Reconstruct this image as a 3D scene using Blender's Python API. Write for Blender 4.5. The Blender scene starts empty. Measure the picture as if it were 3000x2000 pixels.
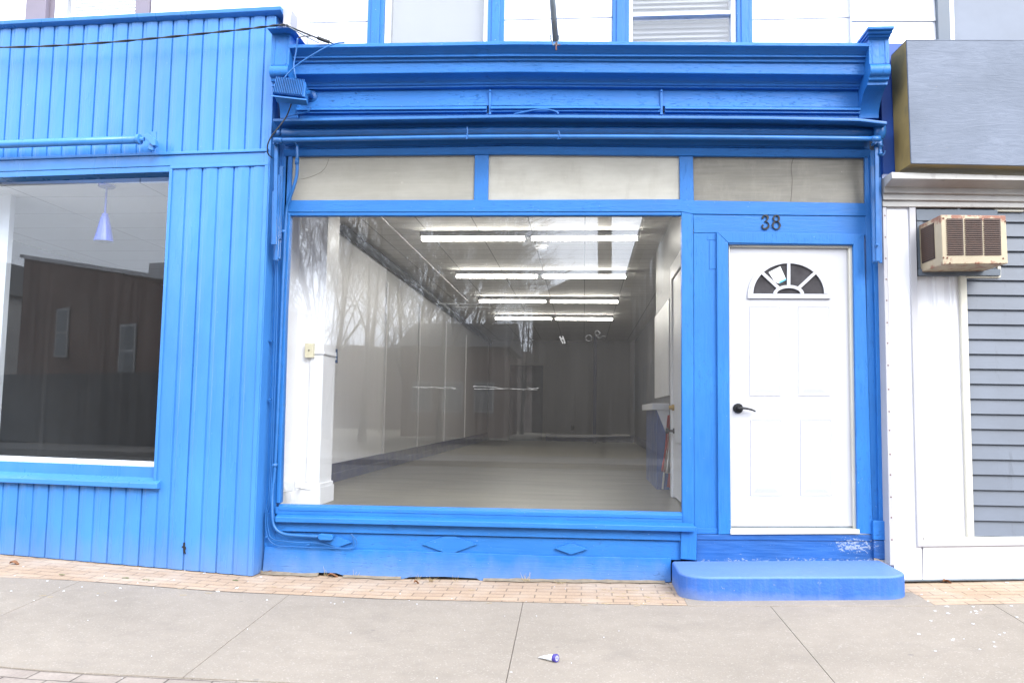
import bpy, bmesh, math, random
from mathutils import Vector, Matrix, noise
random.seed(7)
SC = bpy.context.scene
COL = SC.collection
R = math.radians

# ------------------------------------------------------------------ camera
FPX, DIST, HC = 2421.0, 6.1, 1.25          # focal length in photo pixels (3000 wide), distance to facade, eye height
YAW, PIT, ROL = R(5.0), R(4.9), R(0.9)
FW = Vector((-math.sin(YAW)*math.cos(PIT), math.cos(YAW)*math.cos(PIT), math.sin(PIT)))
_r0 = Vector((math.cos(YAW), math.sin(YAW), 0)); _u0 = _r0.cross(FW)
RT = _r0*math.cos(ROL) + _u0*math.sin(ROL)
UP = _u0*math.cos(ROL) - _r0*math.sin(ROL)
CAM = Vector((0, -DIST, HC))
cd = bpy.data.cameras.new('camera'); cam = bpy.data.objects.new('camera', cd); COL.objects.link(cam)
m = Matrix((RT, UP, -FW)).transposed().to_4x4(); m.translation = CAM
cam.matrix_world = m
cd.sensor_width = 36; cd.lens = FPX/3000*36; cd.clip_end = 2000; cd.clip_start = 0.05
SC.camera = cam

# ------------------------------------------------------------------ world, sun, exposure
SUN_EL, SUN_AZ = R(36), R(148)             # azimuth from +Y clockwise
w = bpy.data.worlds.new('World'); SC.world = w; w.use_nodes = True
nt = w.node_tree; nt.nodes.clear()
sky = nt.nodes.new('ShaderNodeTexSky'); sky.sky_type = 'NISHITA'; sky.sun_disc = False
sky.sun_elevation = SUN_EL; sky.sun_rotation = SUN_AZ; sky.air_density = 1.0; sky.dust_density = 3.0; sky.ozone_density = 1.0
hs = nt.nodes.new('ShaderNodeHueSaturation'); hs.inputs['Saturation'].default_value = 0.14
tc = nt.nodes.new('ShaderNodeTexCoord'); nz = nt.nodes.new('ShaderNodeTexNoise'); nz.inputs['Scale'].default_value = 3.0; nz.inputs['Detail'].default_value = 5
mr = nt.nodes.new('ShaderNodeMapRange'); mr.inputs[1].default_value = .3; mr.inputs[2].default_value = .75; mr.inputs[3].default_value = 6.5; mr.inputs[4].default_value = 10.0   # cloud brightness
mx = nt.nodes.new('ShaderNodeMix'); mx.data_type = 'RGBA'; mx.blend_type = 'MIX'; mx.inputs[0].default_value = .92   # mostly cloud over the clear sky
bg = nt.nodes.new('ShaderNodeBackground'); bg.inputs['Strength'].default_value = 0.15
wo = nt.nodes.new('ShaderNodeOutputWorld')
nt.links.new(sky.outputs[0], hs.inputs['Color']); nt.links.new(tc.outputs['Generated'], nz.inputs['Vector'])
sz = nt.nodes.new('ShaderNodeSeparateXYZ'); nt.links.new(tc.outputs['Generated'], sz.inputs[0])
zr = nt.nodes.new('ShaderNodeMapRange'); zr.inputs[1].default_value = 0; zr.inputs[2].default_value = .8; zr.inputs[3].default_value = 1.25; zr.inputs[4].default_value = 1.0   # thin overcast: paler towards the horizon
nt.links.new(sz.outputs[2], zr.inputs[0])
cm = nt.nodes.new('ShaderNodeMath'); cm.operation = 'MULTIPLY'; nt.links.new(mr.outputs[0], cm.inputs[0]); nt.links.new(zr.outputs[0], cm.inputs[1])
nt.links.new(nz.outputs[0], mr.inputs[0]); nt.links.new(hs.outputs[0], mx.inputs[6]); tv = nt.nodes.new('ShaderNodeVectorMath'); tv.operation = 'SCALE'; tv.inputs[0].default_value = (.90, .98, 1.13); nt.links.new(cm.outputs[0], tv.inputs[3]); nt.links.new(tv.outputs[0], mx.inputs[7])
nt.links.new(mx.outputs[2], bg.inputs['Color']); nt.links.new(bg.outputs[0], wo.inputs[0])
sl = bpy.data.lights.new('sun', 'SUN'); sl.energy = 1.25; sl.angle = R(30); sl.color = (1, .97, .93)
so = bpy.data.objects.new('sun', sl); COL.objects.link(so)
sd = Vector((math.sin(SUN_AZ)*math.cos(SUN_EL), math.cos(SUN_AZ)*math.cos(SUN_EL), math.sin(SUN_EL)))
so.rotation_euler = sd.to_track_quat('Z', 'Y').to_euler(); so.location = (0, -10, 20)
SC.view_settings.view_transform = 'Standard'; SC.view_settings.look = 'None'
SC.view_settings.exposure = 1.65; SC.view_settings.gamma = 1; SC.view_settings.use_curve_mapping = False
SC.cycles.max_bounces = 10; SC.cycles.transparent_max_bounces = 24; SC.cycles.use_denoising = True; SC.cycles.adaptive_threshold = .006
SC.cycles.caustics_reflective = False; SC.cycles.caustics_refractive = False

# ------------------------------------------------------------------ measuring helpers: photo pixels (3000x2000) <-> points
class Plane:
    def __init__(s, o, deg): a = R(deg); s.o = Vector(o); s.u = Vector((math.cos(a), math.sin(a), 0)); s.n = Vector((math.sin(a), -math.cos(a), 0))
    def pt(s, a, off, z): p = s.o + s.u*a + s.n*off; return Vector((p.x, p.y, z))
def ray(px, py): return RT*((px-1500)/FPX) + UP*((1000-py)/FPX) + FW
def at(pl, px, py, off=0.0):
    d = ray(px, py); t = ((pl.o + pl.n*off - CAM).dot(pl.n))/d.dot(pl.n); return CAM + d*t
def sof(pl, px, py, off=0.0): return (at(pl, px, py, off) - pl.o).dot(pl.u)
def zof(pl, s, off, py):
    Q = pl.o + pl.u*s + pl.n*off; A = Vector((Q.x, Q.y, 0)) - CAM; yn = (1000-py)/FPX
    return (yn*FW.dot(A) - UP.dot(A))/(UP.z - yn*FW.z)
P38 = Plane((0, 0, 0), 0)
c = at(P38, 780, 900, .15); PL = Plane((c.x, c.y, 0), -3)
c = at(P38, 2600, 1000, .10); PR = Plane((c.x, c.y, 0), 3)
def lerp(a, b, t): return a+(b-a)*t
GX = [(-60, .2), (-6, .16), (-4.3, .11), (-2.4, .035), (-1.3, .028), (.63, .066), (2.2, .13), (3.0, .165), (5, .2), (60, .25)]
def gz(x, y):
    for (a, b), (c_, d) in zip(GX, GX[1:]):
        if a <= x <= c_: z = lerp(b, d, (x-a)/(c_-a)); break
    else: z = .2
    return z + .012*min(0, max(y, -3.3))
def gat(px, py):
    d = ray(px, py); z = .05
    for _ in range(12):
        P = CAM + d*((z-HC)/d.z); z = gz(P.x, P.y)
    return P
def fat(px, py, z):
    d = ray(px, py); return CAM + d*((z-HC)/d.z)

# ------------------------------------------------------------------ objects
BASE = {}
def thing(name, loc, label, cat, group=None):
    o = bpy.data.objects.new(name, None); COL.objects.link(o); o.location = loc; o.empty_display_size = .1
    BASE[o.name] = Vector(loc); o['label'] = label; o['category'] = cat
    if group: o['group'] = group
    return o
def tag(o, label, cat, group=None):
    o['label'] = label; o['category'] = cat
    if group: o['group'] = group
    return o
class MB:
    def __init__(s): s.v = []; s.f = []
    def add(s, vs, fs):
        b = len(s.v); s.v += [Vector(v) for v in vs]; s.f += [tuple(b+i for i in f) for f in fs]; return s
    def extr(s, poly, d):
        """closed prism: polygon of points extruded by vector d"""
        n = len(poly); d = Vector(d)
        vs = [Vector(p) for p in poly] + [Vector(p)+d for p in poly]
        return s.add(vs, [tuple(range(n)), tuple(range(2*n-1, n-1, -1))] + [(i, (i+1) % n, n+(i+1) % n, n+i) for i in range(n)])
    def px(s, pl, pts, of, ob):
        """pixel polygon measured on its front face at offset of, running back to offset ob"""
        return s.extr([at(pl, x, y, of) for x, y in pts], pl.n*(ob-of))
    def rect(s, pl, x0, y0, x1, y1, of, ob): return s.px(pl, [(x0, y0), (x1, y0), (x1, y1), (x0, y1)], of, ob)
    def box(s, x0, y0, z0, x1, y1, z1):
        return s.extr([(x0, y0, z0), (x1, y0, z0), (x1, y0, z1), (x0, y0, z1)], (0, y1-y0, 0))
    def pbox(s, pl, s0, s1, z0, z1, of, ob):
        return s.extr([pl.pt(s0, of, z0), pl.pt(s1, of, z0), pl.pt(s1, of, z1), pl.pt(s0, of, z1)], pl.n*(ob-of))
    def tube(s, pts, r, n=8, cap=True):
        pts = [Vector(p) for p in pts]; rs = r if isinstance(r, (list, tuple)) else [r]*len(pts)
        ref = None; b = len(s.v)
        for i, p in enumerate(pts):
            t = (pts[min(i+1, len(pts)-1)] - pts[max(i-1, 0)])
            t = t.normalized() if t.length > 1e-9 else Vector((0, 0, 1))
            if ref is None: ref = Vector((0, 0, 1)) if abs(t.z) < .9 else Vector((1, 0, 0))
            a = t.cross(ref); a = a.normalized() if a.length > 1e-6 else t.orthogonal().normalized()
            ref = a.cross(t)
            for k in range(n):
                q = 2*math.pi*k/n; s.v.append(p + (a*math.cos(q) + ref*math.sin(q))*rs[i])
        for i in range(len(pts)-1):
            for k in range(n):
                k2 = (k+1) % n; s.f.append((b+i*n+k, b+i*n+k2, b+(i+1)*n+k2, b+(i+1)*n+k))
        if cap:
            s.f.append(tuple(b+k for k in range(n))); s.f.append(tuple(b+(len(pts)-1)*n+k for k in reversed(range(n))))
        return s
    def lathe(s, o, axis, prof, n=20):
        """prof = (distance along axis, radius)"""
        o = Vector(o); axis = Vector(axis).normalized()
        return s.tube([o+axis*d for d, r in prof], [max(r, 1e-4) for d, r in prof], n)
    def build(s, name, mat, parent=None, bevel=0, smooth=False, label=None, kind=None, seg=2):
        me = bpy.data.meshes.new(name); off = BASE[parent.name] if parent else Vector()
        me.from_pydata([v-off for v in s.v], [], s.f)
        bm = bmesh.new(); bm.from_mesh(me); bmesh.ops.recalc_face_normals(bm, faces=bm.faces); bm.to_mesh(me); bm.free()
        me.materials.append(mat)
        o = bpy.data.objects.new(name, me); COL.objects.link(o)
        BASE[o.name] = off
        if parent: o.parent = parent
        if smooth:
            for p in me.polygons: p.use_smooth = True
        if bevel:
            b = o.modifiers.new('bevel', 'BEVEL'); b.width = bevel; b.segments = seg; b.limit_method = 'ANGLE'; b.angle_limit = R(35)
            if not smooth:
                for p in me.polygons: p.use_smooth = True
                wn = o.modifiers.new('wn', 'WEIGHTED_NORMAL'); wn.keep_sharp = False
        if label: o['label'] = label
        if kind: o['kind'] = kind
        return o
def sub(name, mb, mat, part, **k):
    """sub-part: child of a part, which shares its thing's origin"""
    return mb.build(name, mat, part, **k)
def catmull(pts, k=6):
    P = [Vector(p) for p in pts]; P = [P[0]*2-P[1]] + P + [P[-1]*2-P[-2]]; out = []
    for i in range(1, len(P)-2):
        for j in range(k):
            t = j/k; a, b, c_, d = P[i-1:i+3]
            out.append(.5*((2*b) + (c_-a)*t + (2*a-5*b+4*c_-d)*t*t + (3*b-a-3*c_+d)*t**3))
    return out + [P[-2]]
def pxpath(pl, pts, off, k=6): return catmull([at(pl, p[0], p[1], p[2] if len(p) > 2 else off) for p in pts], k)

# ------------------------------------------------------------------ materials
def mat(name):
    mt = bpy.data.materials.new(name); mt.use_nodes = True; nt = mt.node_tree; nt.nodes.clear()
    return mt, nt
class NT:
    def __init__(s, name):
        s.m = bpy.data.materials.new(name); s.m.use_nodes = True; s.t = s.m.node_tree; s.t.nodes.clear()
        s.out = s.n('OutputMaterial'); s._tc = None
    def n(s, t, **kw):
        nd = s.t.nodes.new('ShaderNode'+t)
        for k, v in kw.items():
            k2 = k.replace('_', ' ')
            if k in ('operation', 'blend_type', 'data_type', 'noise_dimensions', 'feature', 'bands_direction', 'wave_type', 'distance', 'offset', 'offset_frequency', 'squash'): setattr(nd, k, v)
            elif isinstance(v, tuple) and len(v) == 2 and hasattr(v[0], 'outputs'): s.l(v, nd.inputs[k2])
            else: nd.inputs[k2].default_value = v
        return nd
    def l(s, a, b):
        o = a[0].outputs[a[1]] if isinstance(a, tuple) else a
        s.t.links.new(o, b)
    def co(s, sx=1, sy=1, sz=1, rot=(0, 0, 0)):
        if s._tc is None:
            s._tc = s.n('NewGeometry')          # world-space position: walls stay put, so their grain does too
        mp = s.n('Mapping'); mp.inputs['Scale'].default_value = (sx, sy, sz); mp.inputs['Rotation'].default_value = rot
        s.l(s._tc.outputs['Position'], mp.inputs[0]); return mp.outputs[0]
    def noise(s, vec, scale=5, detail=4, rough=.55, dist=0):
        nd = s.n('TexNoise', Scale=scale, Detail=detail, Roughness=rough, Distortion=dist); s.l(vec, nd.inputs['Vector']); return nd.outputs[0]
    def ramp(s, x, a, b, lo=0., hi=1.):
        nd = s.n('MapRange'); s.l(x, nd.inputs[0])
        for i, v in enumerate((a, b, lo, hi)): nd.inputs[i+1].default_value = v
        return nd.outputs[0]
    def mix(s, fac, a, b, mode='MIX'):
        nd = s.n('Mix', data_type='RGBA', blend_type=mode)
        for v, i in ((fac, 0), (a, 6), (b, 7)):
            if hasattr(v, 'is_output'): s.l(v, nd.inputs[i])
            else: nd.inputs[i].default_value = v if i == 0 else (*v, 1)
        return nd.outputs[2]
    def math(s, op, a, b=0.):
        nd = s.n('Math', operation=op)
        for v, i in ((a, 0), (b, 1)):
            if hasattr(v, 'is_output'): s.l(v, nd.inputs[i])
            else: nd.inputs[i].default_value = v
        return nd.outputs[0]
    def bump(s, h, strength=.3, dist=.01, normal=None):
        nd = s.n('Bump', Strength=strength, Distance=dist); s.l(h, nd.inputs['Height'])
        if normal is not None: s.l(normal, nd.inputs['Normal'])
        return nd.outputs[0]
    def pbr(s, col, rough=.5, normal=None, metal=0., spec=.5, **kw):
        p = s.n('BsdfPrincipled')
        for v, k in ((col, 'Base Color'), (rough, 'Roughness'), (metal, 'Metallic'), (spec, 'Specular IOR Level')):
            if hasattr(v, 'is_output'): s.l(v, p.inputs[k])
            else: p.inputs[k].default_value = (*v, 1) if k == 'Base Color' else v
        for k, v in kw.items(): p.inputs[k.replace('_', ' ')].default_value = v
        if normal is not None: s.l(normal, p.inputs['Normal'])
        s.l(p.outputs[0], s.out.inputs[0]); return s.m

BLUE = (.019, .139, .415); BLUE_DK = (.010, .074, .25)
def painted_wood(name, col, axis='x', chips=.0, rough=.42, crack=.6):
    """brush-painted old wood: grain along axis, brush drag, cracks, small chips of older paint"""
    t = NT(name)
    sc = {'x': (1.6, 14, 26), 'z': (26, 14, 1.6)}[axis]
    g = t.noise(t.co(*sc), 3.2, 6, .62, .3); big = t.noise(t.co(1, 1, 1), 1.7, 3)
    fine = t.noise(t.co(*[q*1.0 for q in ((6, 20, 60) if axis == 'x' else (60, 20, 6))]), 4, 3)
    crk = t.noise(t.co(*((14, 14, 70) if axis == 'x' else (70, 14, 14))), 1.5, 3, .5, 1.2)
    cr = t.ramp(crk, .61, .66, 0, 1)
    ck = t.math('MULTIPLY', cr, t.ramp(big, .42, .56, 0, 1))
    v = t.ramp(big, .3, .7, .86, 1.12)
    col1 = t.mix(1., col, v, 'MULTIPLY')
    col1 = t.mix(t.ramp(g, .35, .7, 0, .22), col1, tuple(min(1, q*1.35+.01) for q in col))
    gp = t.n('SeparateXYZ'); t.l(t._tc.outputs['Position'], gp.inputs[0])
    col1 = t.mix(t.ramp(t.math('ADD', gp.outputs[2], t.math('MULTIPLY', t.noise(t.co(5, 5, 3), 2, 5), .22)), .14, .33, .45, 0), col1, (.2, .26, .38))
    dirt = t.math('MULTIPLY', ck, .42*crack)
    col1 = t.mix(dirt, col1, tuple(q*.25 for q in col))
    if chips:
        cn = t.noise(t.co(18, 18, 30), 2.2, 5, .7); cf = t.ramp(cn, .70-.04*chips, .74-.04*chips, 0, 1)
        col1 = t.mix(cf, col1, (.42, .48, .56))
    h = t.math('ADD', t.math('MULTIPLY', g, .6), t.math('ADD', t.math('MULTIPLY', fine, .25), t.math('MULTIPLY', ck, -1.2*crack)))
    return t.pbr(col1, t.ramp(g, .3, .7, rough-.08, rough+.14), t.bump(h, .5, .006), spec=.35)
def painted_metal(name, col, rough=.36):
    t = NT(name); st = t.noise(t.co(5, 5, .5), 2, 3); big = t.noise(t.co(1, 1, .6), 1.3, 3); spk = t.noise(t.co(1, 1, 1), 70, 2)
    c1 = t.mix(1., col, t.ramp(big, .3, .7, .86, 1.1), 'MULTIPLY')
    c1 = t.mix(t.ramp(st, .4, .75, 0, .05), c1, tuple(q*1.3+.01 for q in col))
    c1 = t.mix(t.ramp(spk, .76, .79, 0, .35), c1, (.5, .6, .7))
    grime = t.n('SeparateXYZ'); t.l(t._tc.outputs['Position'], grime.inputs[0])
    lo = t.ramp(t.math('ADD', grime.outputs[2], t.math('MULTIPLY', t.noise(t.co(6, 6, 2), 2, 4), .35)), .18, .5, .55, 0)
    c1 = t.mix(lo, c1, (.14, .2, .36))
    dent = t.noise(t.co(5, 5, 1.6), 1.5, 2)
    return t.pbr(c1, t.ramp(st, .3, .7, rough-.06, rough+.1), t.bump(dent, .8, .012), spec=.45)
def plain(name, col, rough=.5, var=.08, scale=6, bump=.12, metal=0., stain=None, spec=.5, bs=30):
    t = NT(name); b = t.noise(t.co(), scale, 4); f = t.noise(t.co(), bs, 4)
    c1 = t.mix(1., col, t.ramp(b, .3, .7, 1-var, 1+var), 'MULTIPLY')
    if stain:
        c1 = t.mix(t.ramp(t.noise(t.co(2, 2, 1.2), scale*.9, 6, .65), stain[1], stain[1]+.14, 0, stain[2]), c1, stain[0])
    return t.pbr(c1, t.ramp(b, .3, .7, rough-.05, rough+.08), t.bump(f, bump, .004), metal, spec)
M = {}
M['wood_x'] = painted_wood('blue_painted_wood_across', BLUE, 'x', .25)
M['wood_z'] = painted_wood('blue_painted_wood_upright', BLUE, 'z', .3)
M['tie'] = painted_wood('blue_painted_iron', BLUE, 'z', .2)
M['frieze'] = painted_wood('blue_cracked_paint', BLUE, 'x', .2, .5, 1.2)
def riser_paint():
    t = NT('worn_dark_blue_paint'); g = t.noise(t.co(1.6, 14, 26), 3.2, 6, .62); n = t.noise(t.co(14, 14, 26), 3, 6, .75); big = t.noise(t.co(), 2, 4)
    sp = t.n('SeparateXYZ'); t.l(t._tc.outputs['Position'], sp.inputs[0]); X, Z = sp.outputs[0], sp.outputs[2]
    low = t.ramp(t.math('SUBTRACT', Z, t.math('MULTIPLY', X, .04)), .175, .215, 1, 0)
    dx = t.math('MULTIPLY', t.math('SUBTRACT', X, 1.9), 5.5); dz = t.math('MULTIPLY', t.math('SUBTRACT', Z, .36), 16)
    blob = t.ramp(t.math('ADD', t.math('MULTIPLY', dx, dx), t.math('MULTIPLY', dz, dz)), 0, 1.3, 1, 0)
    area = t.math('MAXIMUM', t.math('MULTIPLY', low, .75), blob)
    f = t.ramp(t.math('ADD', n, t.math('MULTIPLY', area, .2)), .655, .7, 0, .75)
    c1 = t.mix(1., BLUE_DK, t.ramp(big, .3, .7, .8, 1.2), 'MULTIPLY'); c1 = t.mix(t.ramp(g, .4, .7, 0, .3), c1, (.05, .19, .5)); c1 = t.mix(f, c1, (.36, .4, .46))
    return t.pbr(c1, t.ramp(g, .3, .7, .35, .55), t.bump(t.math('ADD', g, f), .4, .004))
M['riser'] = riser_paint()
M['metal'] = painted_metal('blue_painted_siding', (.048, .197, .5), .3)
M['steel'] = plain('blue_painted_steel', (.016, .112, .33), .36, .15, 9, .25)
def step_paint():
    t = NT('blue_painted_concrete'); b = t.noise(t.co(), 5, 5, .65); f = t.noise(t.co(), 60, 4); v = t.noise(t.co(20, 20, 1.5), 2, 4)
    gp = t.n('SeparateXYZ'); t.l(t._tc.outputs['Position'], gp.inputs[0])
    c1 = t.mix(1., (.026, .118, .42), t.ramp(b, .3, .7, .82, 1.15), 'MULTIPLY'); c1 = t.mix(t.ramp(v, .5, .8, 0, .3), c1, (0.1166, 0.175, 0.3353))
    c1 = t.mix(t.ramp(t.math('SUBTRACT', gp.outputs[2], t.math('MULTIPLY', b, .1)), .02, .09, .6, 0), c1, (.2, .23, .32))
    tread = t.ramp(t.math('SUBTRACT', gp.outputs[2], t.math('MULTIPLY', gp.outputs[0], .036)), .176, .186, 0, .62)   # top face lightened: its sky light put into the colour
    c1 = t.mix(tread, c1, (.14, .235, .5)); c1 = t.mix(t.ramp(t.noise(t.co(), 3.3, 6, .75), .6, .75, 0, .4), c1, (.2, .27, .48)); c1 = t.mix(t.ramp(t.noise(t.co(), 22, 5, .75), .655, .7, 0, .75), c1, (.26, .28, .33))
    return t.pbr(c1, .6, t.bump(t.math('ADD', f, t.math('MULTIPLY', b, 2.)), .45, .006))
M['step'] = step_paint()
M['deep'] = plain('smooth_deep_blue_paint', (0.008748, 0.06196, 0.3062), .5, .15, 3, .1)
M['white'] = plain('white_gloss_paint', (.8, .8, .82), .35, .02, 3, .06)
M['door'] = plain('white_door_paint', (0.4522, 0.4522, 0.4728), .4, .02, 2, .02)
M['wallw'] = plain('white_painted_brick', (.76, .75, .76), .6, .04, 4, .5, bs=18)
M['sidingw'] = plain('white_vinyl', (.68, .68, .7), .42, .03, 2, .05)
M['greyw'] = plain('light_grey_trim', (0.3787, 0.3718, 0.3856), .45, .05, 3, .05)
M['cream'] = plain('cream_trim', (0.5514, 0.5291, 0.4471), .42, .05, 4, .08)
M['gutter'] = plain('weathered_white_metal', (0.3445, 0.3326, 0.3148), .5, .15, 5, .15, stain=((0.0594, 0.05346, 0.04752), .58, .55))
M['greyp'] = plain('grey_blue_panel_paint', (0.09477, 0.1166, 0.1458), .5, .1, 4, .1)
M['casing'] = plain('mauve_grey_casing', (.2, .17, .2), .6, .08, 4, .1)
M['frame_aw'] = plain('white_aluminium', (.78, .78, .8), .35, .03, 4, .04)
M['black'] = plain('black_metal', (.008, .008, .009), .35, .1, 20, .05)
M['cable'] = plain('black_cable', (.012, .013, .014), .5, .1, 20, .05)
M['galv'] = plain('galvanised_pipe', (.16, .19, .22), .45, .15, 12, .15, metal=.4, stain=((.2, .08, .04), .62, .7))
M['rust'] = plain('rusty_iron', (.12, .05, .03), .8, .25, 30, .4)
M['brass'] = plain('brass', (.45, .3, .1), .35, .1, 20, .05, metal=.9)
M['charcoal'] = plain('charcoal_wall_paint', (.03, .03, .034), .6, .2, 2, .1)
M['brown'] = plain('brown_winter_scrub', (.075, .055, .045), .95, .4, 1.2, .6)
M['crackm'] = plain('dirty_crack', (.13, .11, .09), .8, .1, 8, .1)
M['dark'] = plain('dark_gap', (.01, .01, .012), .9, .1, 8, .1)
def clap(name, col):
    t = NT(name); b = t.noise(t.co(1, 1, 1), 3, 4); gr = t.noise(t.co(3, 3, 30), 3, 4)
    st = t.ramp(t.noise(t.co(9, 9, 1.2), 1.6, 6, .7), .6, .78, 0, .55)
    c1 = t.mix(1., col, t.ramp(b, .3, .7, .9, 1.1), 'MULTIPLY'); c1 = t.mix(st, c1, tuple(q*.35 for q in col))
    return t.pbr(c1, .5, t.bump(gr, .12, .003))
M['clap'] = clap('grey_vinyl_siding', (0.09082, 0.1074, 0.1377))
def plywood():
    t = NT('grey_painted_plywood')
    g = t.noise(t.co(1.6, 1.6, 9), 2.0, 8, .72, 2.6); k = t.noise(t.co(1, 1, 1.2), 1.8, 4); fl = t.noise(t.co(9, 9, 40), 2, 5, .7)
    c1 = t.mix(t.ramp(g, .3, .7), (0.1141, 0.1362, 0.1806), (0.168, 0.1934, 0.2441)); c1 = t.mix(t.ramp(k, .36, .62, 0, .75), c1, (0.09507, 0.1141, 0.1489))
    c1 = t.mix(t.ramp(fl, .69, .74, 0, .8), c1, (.42, .3, .2))
    w = t.n('TexWave', Scale=1.1, Distortion=7.0, Detail=3, Detail_Scale=1.2, wave_type='RINGS'); t.l(t.co(1.3, 1.3, 5), w.inputs[0])
    c1 = t.mix(t.ramp(w.outputs[1], .75, 1, 0, .16), c1, (.1, .12, .16))
    return t.pbr(c1, .65, t.bump(g, .5, .006))
M['ply'] = plywood()
M['plyedge'] = plain('raw_stained_board', (.25, .18, .06), .7, .25, 4, .3, stain=((.11, .095, .05), .58, .5))
def glass(name, refl=1.0, dirt=.03, tint=(.995, 1.0, 1.0), wav=.0):
    """clear pane: see-through plus a mirror share that grows at grazing angles, with a thin film of dust"""
    t = NT(name); lw = t.n('LayerWeight', Blend=.5)
    f = t.math('POWER', lw.outputs[1], 5.0); f = t.math('ADD', t.math('MULTIPLY', f, .9), .062*refl)
    tr = t.n('BsdfTransparent'); tr.inputs[0].default_value = (*tint, 1)
    gl = t.n('BsdfGlossy', Roughness=.009); gl.inputs[0].default_value = (1, 1, 1, 1)
    wv = t.noise(t.co(1, 1, .6), 1.4, 2); t.l(t.bump(wv, .02, .02), gl.inputs['Normal'])
    ms = t.n('MixShader'); t.l(f, ms.inputs[0]); t.l(tr.outputs[0], ms.inputs[1]); t.l(gl.outputs[0], ms.inputs[2])
    df = t.n('BsdfDiffuse'); df.inputs[0].default_value = (.75, .72, .68, 1)
    st = t.ramp(t.noise(t.co(16, 16, .35), 2, 5), .3, .8, dirt*.6, dirt*1.1); cl = t.ramp(t.noise(t.co(1, 1, 1), 1.3, 4), .35, .75, .65, 1)
    sp = t.n('TexVoronoi', Scale=38); t.l(t.co(), sp.inputs['Vector'])
    spk = t.math('MULTIPLY', t.ramp(sp.outputs['Distance'], .04, .065, 1, 0), t.ramp(t.noise(t.co(), 9, 2), .55, .62, 0, .35))
    d = t.math('ADD', t.math('MULTIPLY', st, cl), t.math('MULTIPLY', spk, min(1, dirt*40)))
    m2 = t.n('MixShader'); t.l(d, m2.inputs[0]); t.l(ms.outputs[0], m2.inputs[1]); t.l(df.outputs[0], m2.inputs[2])
    t.l(m2.outputs[0], t.out.inputs[0]); return t.m
M['glass'] = glass('shop_window_glass', .95, .024)
M['glass2'] = glass('side_window_glass', .7, .016, (.92, .94, .95))
M['glass3'] = glass('upper_window_glass', 1.0, .008)
def ribbed(name, col, dirt, k):
    t = NT(name); w = t.n('TexWave', Scale=46.0, Distortion=.0, bands_direction='Z'); t.l(t.co(), w.inputs[0])
    b = t.noise(t.co(.9, 1, 2.2), 2.3+k, 5, .6); s = t.noise(t.co(2, 1, 40), 1.5, 3)
    c1 = t.mix(t.ramp(b, .36, .66, 0, dirt), col, (.3, .275, .22)); c1 = t.mix(t.ramp(t.noise(t.co(3, 3, 1), 1.4+k, 6, .7), .52, .68, 0, dirt*.8), c1, (.34, .31, .25)); c1 = t.mix(t.ramp(s, .35, .7, 0, .08), c1, (.8, .78, .7))
    sp = t.noise(t.co(), 26, 3, .6); c1 = t.mix(t.ramp(sp, .72, .75, 0, .6*dirt), c1, (.8, .78, .72))
    t.pbr(c1, .28, t.bump(w.outputs[1], .18, .003), spec=.5); pr = t.out.inputs[0].links[0].from_node
    tl = t.n('BsdfTranslucent'); t.l(c1, tl.inputs[0]); mx_ = t.n('MixShader'); mx_.inputs[0].default_value = .35   # cloudy glass lets some daylight into the shop
    t.l(pr.outputs[0], mx_.inputs[1]); t.l(tl.outputs[0], mx_.inputs[2]); t.l(mx_.outputs[0], t.out.inputs[0]); return t.m
M['rib_a'] = ribbed('ribbed_glass_clouded', (0.4623, 0.4408, 0.3748), .35, 0)
M['rib_b'] = ribbed('ribbed_glass_pale', (0.5996, 0.579, 0.5078), .3, 1)
M['rib_c'] = ribbed('ribbed_glass_grimy', (0.2199, 0.2052, 0.1716), .6, 2)
def concrete():
    t = NT('sidewalk_concrete'); a = t.n('TexVoronoi', Scale=150); t.l(t.co(), a.inputs['Vector'])
    big = t.noise(t.co(), .9, 4); mid = t.noise(t.co(), 7, 5, .65); fin = t.noise(t.co(), 120, 3, .6)
    c1 = t.mix(t.ramp(fin, .3, .7), (0.2541, 0.2144, 0.1719), (0.2792, 0.2406, 0.1967))
    sepc = t.n('SeparateColor'); t.l(a.outputs['Color'], sepc.inputs[0])
    c1 = t.mix(t.ramp(sepc.outputs[0],     .93, .97, 0, .22), c1, (.62, .58, .52)); c1 = t.mix(t.ramp(sepc.outputs[1], .9, .94, 0, .3), c1, (.27, .245, .22))
    c1 = t.mix(t.ramp(t.noise(t.co(), 2.2, 5, .7), .54, .72, 0, .42), c1, (.2, .172, .145))
    gum = t.n('TexVoronoi', Scale=3.1); t.l(t.co(), gum.inputs['Vector']); c1 = t.mix(t.ramp(gum.outputs['Distance'], .035, .055, .5, 0), c1, (.16, .14, .125))
    c1 = t.mix(1., c1, t.ramp(big, .3, .7, .9, 1.08), 'MULTIPLY'); c1 = t.mix(1., c1, t.ramp(mid, .3, .75, 1.04, .9), 'MULTIPLY')
    return t.pbr(c1, .85, t.bump(t.math('ADD', fin, a.outputs['Distance']), .3, .003), spec=.3)
M['conc'] = concrete()
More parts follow.
